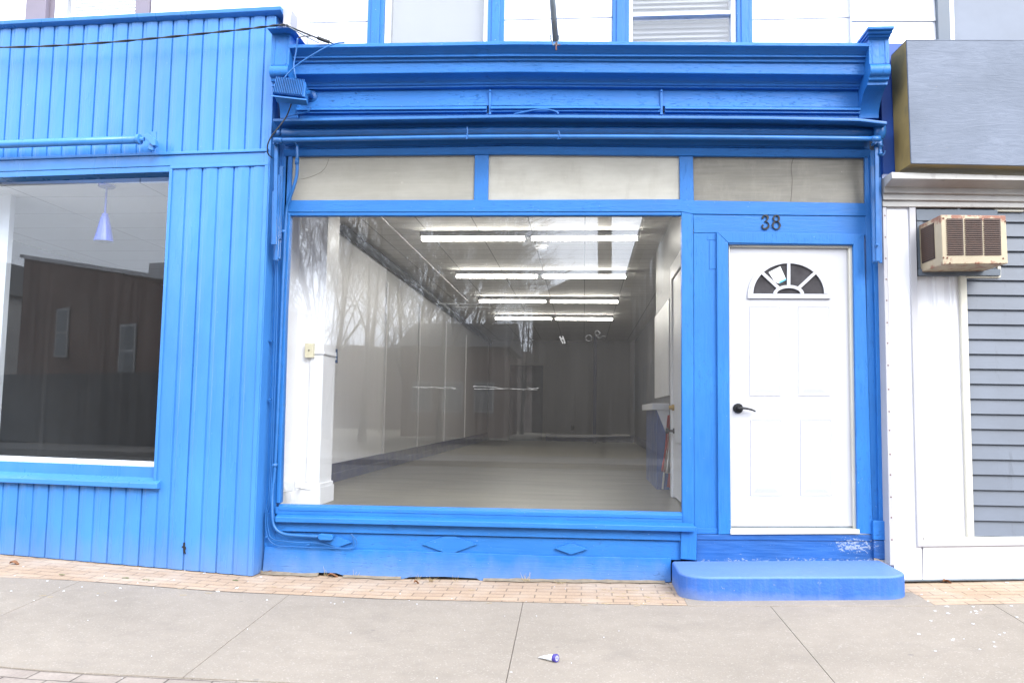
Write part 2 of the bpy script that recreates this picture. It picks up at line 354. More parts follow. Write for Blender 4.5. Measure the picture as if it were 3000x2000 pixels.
def pavers(name, c1, c2, cm, bw, bh, mort=.004):
    t = NT(name); b = t.n('TexBrick', Scale=1, Mortar_Size=mort, Mortar_Smooth=.35, Bias=0., Brick_Width=bw, Row_Height=bh)
    b.inputs['Color1'].default_value = (*c1, 1); b.inputs['Color2'].default_value = (*c2, 1); b.inputs['Mortar'].default_value = (*cm, 1)
    wob = t.noise(t.co(), 6, 3); v = t.n('VectorMath', operation='SCALE'); t.l(wob, v.inputs[0]); v.inputs[3].default_value = .008
    va = t.n('VectorMath', operation='ADD'); t.l(t.co(), va.inputs[0]); t.l(v.outputs[0], va.inputs[1]); t.l(va.outputs[0], b.inputs['Vector'])
    f = t.noise(t.co(), 75, 4, .65); m_ = t.noise(t.co(), 3, 5, .6)
    col = t.mix(1., b.outputs[0], t.ramp(f, .3, .7, .85, 1.13), 'MULTIPLY')
    col = t.mix(t.ramp(m_, .45, .72, 0, .4), col, (.5, .44, .37))
    h = t.math('SUBTRACT', t.math('MULTIPLY', f, .3), b.outputs[1])
    return t.pbr(col, .85, t.bump(h, .8, .006), spec=.3)
M['pavers'] = pavers('tan_paving_brick', (.40, .288, .195), (.365, .26, .178), (.215, .16, .112), .205, .092, .0048)
M['pavers2'] = pavers('pinkish_kerbside_brick', (0.2742, 0.2295, 0.1938), (0.2504, 0.2086, 0.1758), (0.09536, 0.0775, 0.0626), .21, .105, .005)
M['asph'] = plain('worn_asphalt', (.11, .108, .105), .9, .25, 3, .6, bs=80)
M['asph2'] = plain('old_grey_concrete', (.16, .15, .14), .9, .2, 3, .4)
M['soil'] = plain('joint_dirt', (0.175, 0.1487, 0.1166), .95, .3, 20, .5)
M['earth'] = plain('winter_ground', (.16, .14, .1), .95, .3, 2, .5)
def brickwall(name, c1, c2, cm, painted=False):
    t = NT(name); b = t.n('TexBrick', Scale=1, Mortar_Size=.008, Mortar_Smooth=.2, Brick_Width=.21, Row_Height=.075)
    b.inputs['Color1'].default_value = (*c1, 1); b.inputs['Color2'].default_value = (*c2, 1); b.inputs['Mortar'].default_value = (*cm, 1)
    sx = t.n('SeparateXYZ'); t.l(t.co(), sx.inputs[0]); cx = t.n('CombineXYZ'); t.l(t.math('ADD', sx.outputs[0], sx.outputs[1]), cx.inputs[0]); t.l(sx.outputs[2], cx.inputs[1])
    t.l(cx.outputs[0], b.inputs['Vector']); f = t.noise(t.co(), 40, 4); g = t.noise(t.co(), .8, 4)
    col = t.mix(1., b.outputs[0], t.ramp(g, .3, .7, .8, 1.15), 'MULTIPLY')
    return t.pbr(col, .75 if not painted else .5, t.bump(t.math('SUBTRACT', t.math('MULTIPLY', f, .4), b.outputs[1]), .6, .006))
M['brick'] = brickwall('red_brown_brick', (.13, .062, .045), (.10, .052, .04), (.14, .12, .105))
M['oldframe'] = plain('grey_old_window_frame', (.3, .3, .3), .6, .1, 3, .1)
M['dimpane'] = plain('dim_far_pane', (.07, .08, .09), .2, .2, 2, .02)
M['brick_d'] = brickwall('dark_brick', (.05, .038, .033), (.06, .043, .036), (.05, .045, .04))
M['brick_w'] = brickwall('white_painted_brickwork', (.8, .79, .79), (.8, .79, .79), (.72, .71, .72), True)
M['bark'] = plain('grey_bark', (.045, .038, .032), .9, .3, 8, .6)
M['roomw'] = NT('room_wall_panelling').m
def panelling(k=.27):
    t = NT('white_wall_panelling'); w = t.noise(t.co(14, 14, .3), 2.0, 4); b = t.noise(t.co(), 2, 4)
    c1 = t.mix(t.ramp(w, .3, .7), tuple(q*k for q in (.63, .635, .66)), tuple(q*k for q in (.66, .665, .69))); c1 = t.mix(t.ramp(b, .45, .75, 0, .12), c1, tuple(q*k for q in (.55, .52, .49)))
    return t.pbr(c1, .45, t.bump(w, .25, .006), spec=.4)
M['roomw'] = panelling()  # back and right walls, trims: gloom painted into the white panelling
M['rooml'] = panelling(1.36); M['roomp'] = panelling(.8)  # rear left panels: own duller tone plus the daylight fall-off put in
M['roomwhite'] = plain('room_white_gloss', (.72, .72, .74), .4, .03, 3, .05)
M['skirt'] = plain('navy_skirting_paint', (.006, .012, .075), .5, .2, 5, .15)
M['cblue'] = plain('counter_blue_paint', (.012, .05, .2), .4, .15, 5, .1)
def floorm():
    t = NT('worn_vinyl_floor'); s = t.noise(t.co(.8, 3, 1), 1.6, 4, .5); b = t.noise(t.co(), .9, 4)
    c1 = t.mix(t.ramp(s, .28, .72), (.10, .088, .062), (.178, .16, .12)); c1 = t.mix(t.ramp(b, .4, .75, 0, .4), c1, (.08, .072, .055))
    return t.pbr(c1, .4, t.bump(b, .03, .003), spec=.4)
M['floor'] = floorm()
def ceilm(name, col, sz):
    t = NT(name); b = t.n('TexBrick', Scale=1, Mortar_Size=.006, Mortar_Smooth=.1, Brick_Width=sz, Row_Height=sz*.5, offset=0.)
    b.inputs['Color1'].default_value = (*col, 1); b.inputs['Color2'].default_value = (*[q*.95 for q in col], 1); b.inputs['Mortar'].default_value = (*[q*.45 for q in col], 1)
    t.l(t.co(), b.inputs['Vector']); f = t.noise(t.co(), 60, 3)
    return t.pbr(b.outputs[0], .8, t.bump(t.math('SUBTRACT', t.math('MULTIPLY', f, .4), b.outputs[1]), .4, .004))
M['ceil'] = ceilm('ceiling_tile', (.76, .74, .71), .6)
M['ceil2'] = ceilm('suspended_ceiling_tile', (.84, .83, .82), 1.2)
def emit(name, col, st):
    t = NT(name); e = t.n('Emission', Strength=st); e.inputs[0].default_value = (*col, 1); t.l(e.outputs[0], t.out.inputs[0]); return t.m
M['tube'] = emit('fluorescent_tube', (1, .96, .87), 15)
M['ivory'] = plain('ivory_plastic', (.62, .57, .4), .4, .03, 6, .03)
M['navy_pl'] = plain('navy_plastic', (.015, .05, .13), .4, .05, 6, .03)
M['tape'] = plain('torn_tape_residue', (.22, .215, .2), .8, .15, 30, .3)
M['red'] = plain('red_flag_cloth', (.36, .02, .02), .8, .12, 20, .3)
M['clothw'] = plain('white_flag_cloth', (.62, .6, .56), .8, .08, 20, .3)
M['lampblue'] = plain('periwinkle_enamel', (.02, .06, .42), .3, .05, 5, .02)
def ac_enamel():
    t = NT('cream_enamel_with_rust'); zt, zb = at(PR, 2850, 632, .33).z, at(PR, 2850, 772, .33).z
    gp = t.n('SeparateXYZ'); t.l(t.co(), gp.inputs[0]); n = t.noise(t.co(), 14, 6, .72); b = t.noise(t.co(), 4, 3)
    edge = t.math('MAXIMUM', t.ramp(gp.outputs[2], zt-.06, zt, 0, 1), t.ramp(gp.outputs[2], zb+.03, zb, 0, .55))
    f = t.ramp(t.math('ADD', n, t.math('MULTIPLY', edge, .22)), .62, .72, 0, .9)
    c1 = t.mix(1., (.37, .305, .205), t.ramp(b, .3, .7, .9, 1.08), 'MULTIPLY'); c1 = t.mix(f, c1, (.2, .055, .025))
    return t.pbr(c1, .45, t.bump(t.math('SUBTRACT', n, f), .2, .003))
M['acm'] = ac_enamel()
M['acd'] = plain('dark_brown_fins', (.035, .02, .016), .6, .2, 20, .2)
M['straw'] = plain('dry_grass', (.42, .33, .18), .9, .2, 20, .1)
M['leaf'] = plain('dead_leaf', (.2, .09, .04), .8, .3, 30, .3)
M['moss'] = plain('moss', (.10, .16, .04), .95, .4, 40, .6)
M['chip'] = plain('paint_flakes', (.7, .72, .76), .7, .1, 30, .1)
M['violet'] = plain('violet_blue_cap', (.045, .03, .22), .35, .1, 30, .1)
M['paper'] = plain('paper', (.7, .72, .72), .8, .05, 10, .05)
M['cyan'] = plain('blue_print', (.1, .4, .6), .7, .05, 10, .05)
M['blind'] = plain('blind_slat', (.19, .19, .2), .6, .05, 4, .05)
M['lens'] = plain('lamp_lens', (.25, .3, .36), .15, .05, 10, .02)
M['roof'] = plain('flat_roof_felt', (.06, .06, .065), .9, .2, 3, .4)
M['whiteside'] = plain('pale_house_siding', (.5, .5, .5), .7, .06, 3, .1)
M['tealsign'] = plain('dark_teal_board', (.03, .06, .08), .6, .1, 3, .1)

# ================================================================== GROUND
def gsheet(name, xs, ys, dz, mt, kind='structure'):
    b = MB(); nx, ny = len(xs), len(ys)
    vs = [(x, y, gz(x, y)+dz) for y in ys for x in xs]
    b.add(vs, [(j*nx+i, j*nx+i+1, (j+1)*nx+i+1, (j+1)*nx+i) for j in range(ny-1) for i in range(nx-1)])
    o = b.build(name, mt); o['kind'] = kind; return o
XS = [-60, -30, -14, -8]+[-6+.5*i for i in range(25)]+[8, 14, 30, 60]
def slab(b, c4, dz, n=6):
    """ground-hugging slab from 4 corner points (near-left, near-right, far-right, far-left), 30 mm thick"""
    A, B, C, D = [Vector((p[0], p[1], 0)) for p in c4]; vs = []
    for j in range(n+1):
        for i in range(n+1):
            p = A.lerp(B, i/n).lerp(D.lerp(C, i/n), j/n); vs.append((p.x, p.y, gz(p.x, p.y)+dz))
    k = len(vs); W = n+1
    vs2 = vs+[(x, y, z-.03) for x, y, z in vs]
    f = [(j*W+i, j*W+i+1, (j+1)*W+i+1, (j+1)*W+i) for j in range(n) for i in range(n)]
    rim = [(0*W+i) for i in range(n)]+[j*W+n for j in range(n)]+[n*W+i for i in range(n, 0, -1)]+[j*W for j in range(n, 0, -1)]
    f += [(rim[i], rim[(i+1) % len(rim)], rim[(i+1) % len(rim)]+k, rim[i]+k) for i in range(len(rim))]
    b.add(vs2, f)
# line between brick strip and concrete, measured on the ground
EDGE = [gat(*p) for p in ((-900, 1650), (0, 1690), (238, 1700), (800, 1738), (1500, 1762), (1989, 1773), (2673, 1772), (3000, 1767), (3900, 1760))]
EDGE = [(-60, EDGE[0].y)]+[(p.x, p.y) for p in EDGE]+[(60, EDGE[-1].y)]
def edge_y(x):
    for (a, b), (c_, d) in zip(EDGE, EDGE[1:]):
        if a <= x <= c_: return lerp(b, d, (x-a)/(c_-a))
    return EDGE[-1][1]
KERB = [gat(*p) for p in ((0, 1950), (800, 1994.6))]
KS = (KERB[1].y-KERB[0].y)/(KERB[1].x-KERB[0].x)
def kerb_y(x): return KERB[0].y+KS*max(-3.5, min(3, x-KERB[0].x))
JT = [[(0, 1803), (238, 1700)], [(849, 1739), (565, 1960)], [(1531.5, 1767), (1482, 2000)], [(2256, 1773), (2447, 2000)], [(2911, 1770), (3000, 1824)]]
lines = []
for a, b in JT:
    A, B = gat(*a), gat(*b); k = (B.x-A.x)/(B.y-A.y); k = max(-.12, min(.12, k)); lines.append((A.x, A.y, k))
x0, y0, k0 = lines[0]; xl, yl, kl = lines[-1]
lines = [(x0-1.57*i, y0, 0) for i in range(6, 0, -1)]+lines+[(xl+1.57*i, yl, 0) for i in range(1, 6)]
def lx(ln, y): return ln[0]+ln[2]*(y-ln[1])
gsheet('ground', [-400, -60]+XS[1:-1]+[60, 400], [-400, -60, -30, -12, -3.3], -.45, M['earth'])
b = MB(); nx = len(XS)
gsheet('joint_bed', XS, [-3.25, -2, -1, 0, 1], -.011, M['soil'])
b = MB()
for l0, l1 in zip(lines, lines[1:]):
    g = .0015
    xm = (l0[0]+l1[0])/2
    xa, xb = lx(l0, -1)+g, lx(l1, -1)-g
    f0, f1 = edge_y(lx(l0, -.5))-.004, edge_y(lx(l1, -.5))-.004
    n0, n1 = kerb_y(lx(l0, -2.3)), kerb_y(lx(l1, -2.3))
    slab(b, [(lx(l0, n0)+g, n0), (lx(l1, n1)-g, n1), (lx(l1, f1)-g, f1), (lx(l0, f0)+g, f0)], 0, 8)
slab(b, [(.66, edge_y(.66)-.012), (2.14, edge_y(2.14)-.03), (2.14, -.4), (.66, -.4)], .004, 8)
b.build('sidewalk', M['conc'], kind='structure', bevel=.002)
def strip(name, xs, ya, yb, dz, mt):
    b = MB(); vs = []
    for x in xs:
        for q in (ya(x), yb(x)): vs.append((x, q, gz(x, q)+dz))
    b.add(vs, [(2*i, 2*i+2, 2*i+3, 2*i+1) for i in range(len(xs)-1)])
    return b.build(name, mt, kind='structure')
XD = [-14+.25*i for i in range(113)]
strip('brick_paving', XD, lambda x: edge_y(x), lambda x: 1.0, .001, M['pavers'])
strip('kerbside_paving', XD, lambda x: -3.25, lambda x: kerb_y(x)-.012, -.003, M['pavers2'])
b = MB()
for i in range(16): b.extr([(-24+3*i+.004, -3.42, gz(0, -3.3)-.2), (-21+3*i-.004, -3.42, gz(0, -3.3)-.2), (-21+3*i-.004, -3.42, .035+gz(-22+3*i, -3)-.04), (-24+3*i+.004, -3.42, .035+gz(-22+3*i, -3)-.04)], (0, .165, 0))
b.build('kerb', M['conc'], kind='structure', bevel=.01)
b = MB(); b.add([(-200, -14, -.09), (200, -14, -.09), (200, -3.43, -.09), (-200, -3.43, -.09)], [(0, 1, 2, 3)]); b.build('road', M['asph'], kind='structure')
b = MB(); b.box(-60, -17, -.2, 60, -14.02, .05); b.build('far_sidewalk', M['asph2'], kind='structure')

# ================================================================== SHARED BUILDERS
def siding_mesh(b, pl, s0, s1, top, bot, off, pitch, phase, gw=.012, gd=.013, back=.05, pair=False):
    """upright ribbed metal siding; top/bot = functions of s giving height"""
    prof = []; k = math.floor((s0-phase)/pitch)
    s = phase+k*pitch; i = 0
    prof.append((s0, 0.0))
    while s < s1+pitch:
        dd = gd if (not pair or i % 2 == 0) else gd*.55
        for q, o in ((s-gw*.15, 0.0), (s, -dd), (s+gw*.35, -dd), (s+gw, -.002), (s+gw+.02, 0.0)):
            if s0+.003 < q < s1-.003: prof.append((q, o))
        if s0+.01 < s+pitch*.3 and s+pitch*.82 < s1-.01: prof += [(s+pitch*.32, .004), (s+pitch*.55, .0065), (s+pitch*.8, .004)]
        s += pitch; i += 1
    prof.append((s1, 0.0)); prof.sort()
    # front sheet, split in four heights so it can undulate a little
    rows = 5; W = len(prof); vs = []
    for j in range(rows):
        for q, o in prof:
            z = lerp(bot(q), top(q), j/(rows-1))
            wv = noise.noise(Vector((q*2.3, z*1.1, 3)))*.003
            vs.append(pl.pt(q, off+o+wv, z))
    f = [(j*W+i, j*W+i+1, (j+1)*W+i+1, (j+1)*W+i) for j in range(rows-1) for i in range(W-1)]
    n = len(vs); vs += [pl.pt(s0, off-back, bot(s0)), pl.pt(s1, off-back, bot(s1)), pl.pt(s1, off-back, top(s1)), pl.pt(s0, off-back, top(s0))]
    f += [(n, n+3, n+2, n+1), tuple([n]+list(range(0, W))[::1]+[n+1]), tuple([n+3]+[(rows-1)*W+i for i in range(W)]+[n+2])]
    f += [tuple([n]+[j*W for j in range(rows)]+[n+3]), tuple([n+1]+[j*W+W-1 for j in range(rows)]+[n+2])]
    b.add(vs, f)
def line_z(pl, p0, p1, off):
    a, c_ = at(pl, *p0, off), at(pl, *p1, off); sa, sc_ = (a-pl.o).dot(pl.u), (c_-pl.o).dot(pl.u)
    return lambda s: lerp(a.z, c_.z, (s-sa)/(sc_-sa))
def sweep(b, pl, xl, xr, prof, ref=0.0, back=-.06, xc=1500, ends=(0, 0)):
    """moulding: prof rows (y_left, y_mid, y_right, offset) in photo pixels; three stations along the facade"""
    ss = [sof(pl, xl, 300, ref), sof(pl, xc, 300, ref), sof(pl, xr, 300, ref)]
    vs = []; W = len(prof)+2
    for i, s in enumerate(ss):
        row = [pl.pt(s, r[3], zof(pl, s, r[3], r[i])) for r in prof]
        vs += [pl.pt(s, back, row[0].z)]+row+[pl.pt(s, back, row[-1].z)]
    f = []
    for i in range(2):
        for k in range(W):
            k2 = (k+1) % W; f.append((i*W+k, i*W+k2, (i+1)*W+k2, (i+1)*W+k))
    f += [tuple(range(W)), tuple(range(3*W-1, 2*W-1, -1))]
    b.add(vs, f)
def window_pane(name, pl, x0, y0, x1, y1, off, mt, parent, th=.006, quad=None):
    q = quad or [(x0, y0), (x1, y0), (x1, y1), (x0, y1)]
    return MB().px(pl, q, off, off-th).build(name, mt, parent)

# ================================================================== STOREFRONT 38
sf = thing('shopfront_building', (0, 0, .05), 'bright blue wooden shopfront with white door, wide display window and white storey above', 'building')
W_ = 'wood_x'
b = MB(); sweep(b, P38, 852, 2547, [(131, 120.5, 126, .37), (141, 131, 136, .372), (144, 134, 139, .36), (156, 146, 151, .325), (166, 158, 163, .30), (167, 160, 164.5, .31), (171, 165, 168, .31), (172, 166, 169, .287), (184, 177, 183, .283), (186, 179, 185, .265), (215, 208, 217, .265), (219, 212, 220, .262), (222, 216, 224, .235), (230, 222, 230, .205), (240, 231, 239, .18), (246, 239, 246.5, .168), (247, 240, 247.5, .175), (254, 246, 255, .168), (255, 247, 256, .155), (262, 253, 261, .155), (264, 259, 263.5, .13)], .26)
b.build('cornice', M['wood_x'], sf, bevel=.003)
b = MB(); sweep(b, P38, 850, 2522, [(262, 258, 262, .118), (315, 308.5, 314, .136)], .12)
b.build('frieze_board', M['frieze'], sf)
b = MB()
for xa, xb in ((880, 1430), (1441, 1931), (1945, 2510)):
    t0, t1 = (xa-852)/1690, (xb-852)/1690
    yy = lambda a, m_, c_, t: lerp(a, m_, t*2) if t < .5 else lerp(m_, c_, t*2-1)
    rows = []
    for (a, m_, c_, o) in ((315, 309, 315, .135), (316, 310, 316, .165), (323, 317, 323, .172), (325, 319, 325, .15), (332, 326, 333, .155), (336, 331, 337, .13)):
        rows.append((yy(a, m_, c_, t0), yy(a, m_, c_, (t0+t1)/2), yy(a, m_, c_, t1), o))
    sweep(b, P38, xa, xb, rows, .08, xc=(xa+xb)/2)
b.build('panel_moulding', M['wood_x'], sf, bevel=.003)
for x in (1435.5, 1938): MB().rect(P38, x-3.5, 264, x+3.5, 336, .15, .1).lathe(at(P38, x, 266, .152), P38.n, [(-.01, .010), (.004, .010), (.006, .006)], 12).build('iron_tie', M['tie'], sf, bevel=.002)
b = MB(); sweep(b, P38, 850, 2530, [(337, 331, 337, .128), (346, 343, 347, .128), (350, 347, 351, .05), (430, 420, 430, .03)], .05)
b.build('backing_board', M['wood_x'], sf)
# head above the transoms
b = MB(); sweep(b, P38, 838, 2545, [(400, 394, 402, .02), (437, 426, 436, .02), (440, 429, 439, .045), (444, 433, 445, .035), (457, 451, 461, .012)], .02)
b.build('transom_head', M['wood_x'], sf, bevel=.003)
# transom lights
for (q, mk, lb) in (([(856, 456), (1391, 450), (1388, 586), (851, 587)], 'rib_a', 'clouded ribbed transom pane with a curved crack'), ([(1432, 450), (1990, 450), (1992, 584), (1430, 586)], 'rib_b', 'palest ribbed transom pane, middle of three'), ([(2030, 450), (2532, 460), (2535, 596), (2033, 588)], 'rib_c', 'grimy grey ribbed transom pane above the door')):
    tw = MB().px(P38, q, -.018, -.03).build('transom_pane', M[mk], sf, label=lb)
def crack(name, pts, r, mt, par): return sub(name, MB().tube(pxpath(P38, pts, -.016), r, 5), mt, par)
MB().tube(pxpath(P38, [(876, 526), (905, 520), (938, 506), (955, 488), (964, 464)], -.017), .0012, 5).build('glass_crack', M['crackm'], sf)
MB().tube(pxpath(P38, [(2326, 456), (2318, 490), (2321, 530), (2317, 590)], -.017), .002, 5).build('glass_crack', M['crackm'], sf)
for q, o_ in (([(1391, 449), (1432, 449), (1430, 590), (1388, 590)], 0), ([(1990, 449), (2030, 449), (2033, 591), (1992, 590)], 0), ([(838, 452), (856, 455), (849.5, 632), (831, 632)], .002)):
    MB().px(P38, q, o_, -.06).build('transom_mullion', M['wood_z'], sf, bevel=.004)
# mid rail
b = MB(); b.px(P38, [(841, 586.5), (1388, 585.5), (1430, 585.5), (1992, 584), (2034, 587), (2536, 595), (2538, 633), (2031, 627), (1996, 620), (843, 621)], .008, -.06)
b.build('mid_rail', M['wood_x'], sf, bevel=.004)
b = MB(); b.px(P38, [(846, 620), (1996, 619), (1996, 631), (850, 632)], .0, -.05); b.build('glazing_bead', M['wood_x'], sf, bevel=.006)
# display window
b = MB(); b.px(P38, [(843, 621), (850, 632), (837, 900), (820.5, 1473), (809, 1473), (825, 900)], .004, -.06)
jamb = b.build('window_jamb', M['wood_z'], sf, bevel=.004)
gp = MB().px(P38, [(847, 630), (1997, 629), (1999, 1501), (817, 1474)], -.03, -.036).build('display_window_pane', M['glass'], sf, label='large clear shop window pane reflecting bare trees')
b = MB(); b.px(P38, [(1996.5, 620), (2031, 627), (2034, 1570), (1999, 1548)], .004, -.06); b.build('window_stile', M['wood_z'], sf, bevel=.003)
# sill and stall riser
def bandq(name, yl0, yl1, yr0, yr1, xl, xr, of, mt='wood_x', ob=-.05, bev=.004):
    return MB().px(P38, [(xl, yl0), (xr, yr0), (xr, yr1), (xl, yl1)], of, ob).build(name, M[mt], sf, bevel=bev)
b = MB(); a0, a1 = at(P38, 817.5, 1474, -.025), at(P38, 1998, 1498, -.025); c0, c1 = at(P38, 816, 1483, .03), at(P38, 1999, 1508, .03)
b.add([a0, a1, c1, c0]+[p-Vector((0, 0, .03)) for p in (a0, a1, c1, c0)], [(0, 1, 2, 3), (4, 7, 6, 5), (0, 4, 5, 1), (3, 2, 6, 7), (0, 3, 7, 4), (1, 5, 6, 2)])
b.build('pane_sill', M['wood_x'], sf, bevel=.004)
bandq('sill_face', 1484, 1505, 1509, 1533, 806, 1999, .026)
b = MB(); a0, a1 = at(P38, 812, 1504, .02), at(P38, 2030, 1531, .02); c0, c1 = at(P38, 806, 1513, .085), at(P38, 2037, 1541.5, .085)
th = .04
b.add([a0, a1, c1, c0]+[p-Vector((0, 0, th)) for p in (a0, a1, c1, c0)], [(0, 1, 2, 3), (4, 7, 6, 5), (0, 4, 5, 1), (3, 2, 6, 7), (0, 3, 7, 4), (1, 5, 6, 2)])
b.build('sill_ledge', M['wood_x'], sf, bevel=.006)
bandq('apron_board', 1519, 1555, 1549, 1583, 803, 1995, .035)
bandq('recess_panel', 1556, 1608, 1584, 1640, 806, 1995, .012)
MB().px(P38, [(1995, 1541), (2042, 1543), (2040.5, 1641), (1994, 1637)], .045, -.05).build('plinth_block', M['wood_z'], sf, bevel=.006)
MB().px(P38, [(774, 1500), (806, 1505), (806, 1606), (774, 1602)], .01, -.05).build('end_board', M['wood_x'], sf, bevel=.004)
q = [(775, 1601), (1200, 1613), (1600, 1627), (1966, 1634), (1966, 1705), (1700, 1708), (1412, 1704), (1396, 1694), (1300, 1689), (1200, 1690), (1180, 1696), (1010, 1687), (985, 1679), (930, 1677), (915, 1683), (768, 1676)]
MB().px(P38, q, .03, -.05).build('base_board', M['wood_x'], sf, bevel=.005)
for (cx, cy, hw, hh, tr) in ((989, 1587, 42, 16, 0), (1317, 1594, 81, 23.5, 12), (1673, 1607, 48, 16.5, 0)):
    t_ = .02*1
    pts = [(cx-hw, cy), (cx-tr*1.3, cy-hh), (cx+tr*1.3, cy-hh), (cx+hw, cy), (cx+tr*1.3, cy+hh), (cx-tr*1.3, cy+hh)] if tr else [(cx-hw, cy-1), (cx, cy-hh), (cx+hw, cy+1), (cx, cy+hh)]
    MB().px(P38, pts, .0285 if tr else .036, .005).build('diamond_ornament', M['wood_x'], sf, bevel=.0025)
# dark void behind the rotten bottom edge
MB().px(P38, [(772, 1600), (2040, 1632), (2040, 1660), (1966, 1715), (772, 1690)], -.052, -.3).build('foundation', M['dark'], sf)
# wall round the door
MB().px(P38, [(2031, 628), (2538, 634), (2535, 690), (2103, 682), (2033, 682)], .0, -.06).build('door_header', M['wood_x'], sf, bevel=.003)
MB().px(P38, [(2032, 683), (2106, 683), (2108, 1565), (2040, 1565), (2034, 1560)], .0, -.06).build('door_side_board', M['wood_z'], sf, bevel=.003)
b = MB(); b.px(P38, [(2079, 706), (2099, 706), (2099, 788), (2079, 788)], .004, -.01); b.px(P38, [(2072, 688), (2099, 688), (2099, 703), (2072, 703)], .003, -.01); b.build('mortise_patch', M['wood_z'], sf, bevel=.001)
MB().px(P38, [(2041, 1546), (2107, 1548), (2107, 1563), (2041, 1563)], .006, -.01).build('kick_strip', M['wood_x'], sf, bevel=.002)
b = MB()
b.px(P38, [(2100, 679), (2133.5, 712), (2141.6, 1564), (2105, 1564.5)], .026, -.03)
b.px(P38, [(2100, 679), (2531.6, 687), (2500, 716), (2133.5, 711)], .0262, -.03)
b.px(P38, [(2531.6, 687), (2557, 1564), (2512.6, 1561), (2500, 715)], .026, -.03)
b.build('door_casing', M['wood_z'], sf, bevel=.003)
MB().px(P38, [(2133, 708), (2501, 712), (2499, 718), (2135, 715.5)], .018, -.03).build('casing_bead', M['wood_x'], sf, bevel=.003)
df_ = MB().px(P38, [(2135.5, 714), (2498, 717), (2496, 725.5), (2136.5, 722.5)], -.005, -.07)
df_.px(P38, [(2486, 725), (2497, 725), (2512, 1550), (2501.5, 1550)], -.006, -.07)
df_.px(P38, [(2134.8, 722), (2138, 722), (2142, 1551), (2139.5, 1551)], -.006, -.07)
fr = df_.build('door_frame', M['cream'], sf, bevel=.002)
# door leaf with pressed panels
dr = MB().px(P38, [(2138, 724.5), (2484.5, 727.5), (2499.8, 1541), (2142, 1541)], -.032, -.075).build('door', M['door'], sf, bevel=.002)
def ring_panel(b, pl, x0, y0, x1, y1, off):
    """pressed panel: a groove ring then a raised bevelled field"""
    A = [at(pl, *p, off) for p in ((x0, y0), (x1, y0), (x1, y1), (x0, y1))]; cx, cy = (x0+x1)/2, (y0+y1)/2
    def ins(d, o): return [at(pl, x0+d if i in (0, 3) else x1-d, y0+d if i < 2 else y1-d, o) for i in range(4)]
    L = [ins(0, off), ins(1.5, off+.005), ins(4, off+.001), ins(8, off+.001), ins(20, off+.007)]
    vs = sum(L, [])+[p-pl.n*.01 for p in L[0]]; f = []
    for k in range(4):
        for i in range(4): f.append((k*4+i, k*4+(i+1) % 4, (k+1)*4+(i+1) % 4, (k+1)*4+i))
    f.append((16, 17, 18, 19)); f += [(i, (i+1) % 4, 20+(i+1) % 4, 20+i) for i in range(4)]+[(20, 21, 22, 23)]
    b.add(vs, f)
for (x0, y0, x1, y1) in ((2196, 897, 2287, 1160), (2338, 897, 2431, 1160), (2198, 1228, 2291, 1451), (2345, 1228, 2437, 1451)):
    b = MB(); ring_panel(b, P38, x0, y0, x1, y1, -.0315); sub('door_panel', b, M['door'], dr)
def arc(cx, cy, rx, ry, a0, a1, n): return [(cx+rx*math.cos(a0+(a1-a0)*i/n), cy-ry*math.sin(a0+(a1-a0)*i/n)) for i in range(n+1)]
def arch_band(b, pl, cx, cy, r1, r2, of, ob, n=28):
    o_ = arc(cx, cy, *r1, 0, math.pi, n); i_ = arc(cx, cy, *r2, 0, math.pi, n)
    for k in range(n): b.px(pl, [o_[k], o_[k+1], i_[k+1], i_[k]], of, ob)
b = MB(); arch_band(b, P38, 2311.5, 862, (120, 107), (113, 100), -.018, -.034); arch_band(b, P38, 2311, 860, (113.5, 100), (104, 89), -.012, -.034)
b.px(P38, [(2191, 860), (2433, 861), (2433.5, 874), (2191, 873)], -.014, -.034)
for a in (R(42), R(90), R(138)):
    c_, s_ = math.cos(a), math.sin(a); p0 = (2311+38*c_, 859-22*s_); p1 = (2311+107*c_, 859-93*s_); dx, dy = p1[0]-p0[0], p1[1]-p0[1]; L = math.hypot(dx, dy); ox, oy = -dy/L*4.6, dx/L*4.6
    b.px(P38, [(p0[0]+ox, p0[1]+oy), (p1[0]+ox, p1[1]+oy), (p1[0]-ox, p1[1]-oy), (p0[0]-ox, p0[1]-oy)], -.0125, -.03)
arch_band(b, P38, 2311, 861, (45, 26.5), (35, 17.5), -.0115, -.03, 18)
sub('fanlight_frame', b, M['door'], dr)
sub('fanlight_pane', MB().px(P38, arc(2311, 861, 106, 91, 0, math.pi, 24), -.026, -.029), NT('dark_fanlight_glass').pbr((.03, .03, .032), .04, spec=.8) if False else plain('dark_fanlight_glass', (.055, .052, .055), .06, .3, 9, .02, spec=.8), dr)
b = MB(); hp = at(P38, 2162, 1195.6, -.032); b.lathe(hp, P38.n, [(0, .036), (.01, .036), (.014, .031), (.015, .012), (.05, .011)], 24)
hd = sub('door_handle', b, M['black'], dr, smooth=False)
b = MB(); lp = [at(P38, 2162, 1195.6, .016), at(P38, 2176, 1195, .018), at(P38, 2190, 1196.5, .016), at(P38, 2203, 1200, .012), at(P38, 2213, 1204.5, .006)]
b.tube(catmull(lp), [.0085]*13+[.0075]*6+[.006]*6, 8); sub('door_lever', b, M['black'], dr, smooth=True)
b = MB(); b.px(P38, [(2140, 1549), (2519, 1550), (2519.5, 1563.5), (2139.5, 1565.5)], .035, -.07); b.build('threshold', M['cream'], sf, bevel=.004)
MB().px(P38, [(2141, 1541.5), (2501, 1541.5), (2501, 1549.5), (2141, 1549)], -.03, -.07).build('door_sweep', M['galv'], sf)
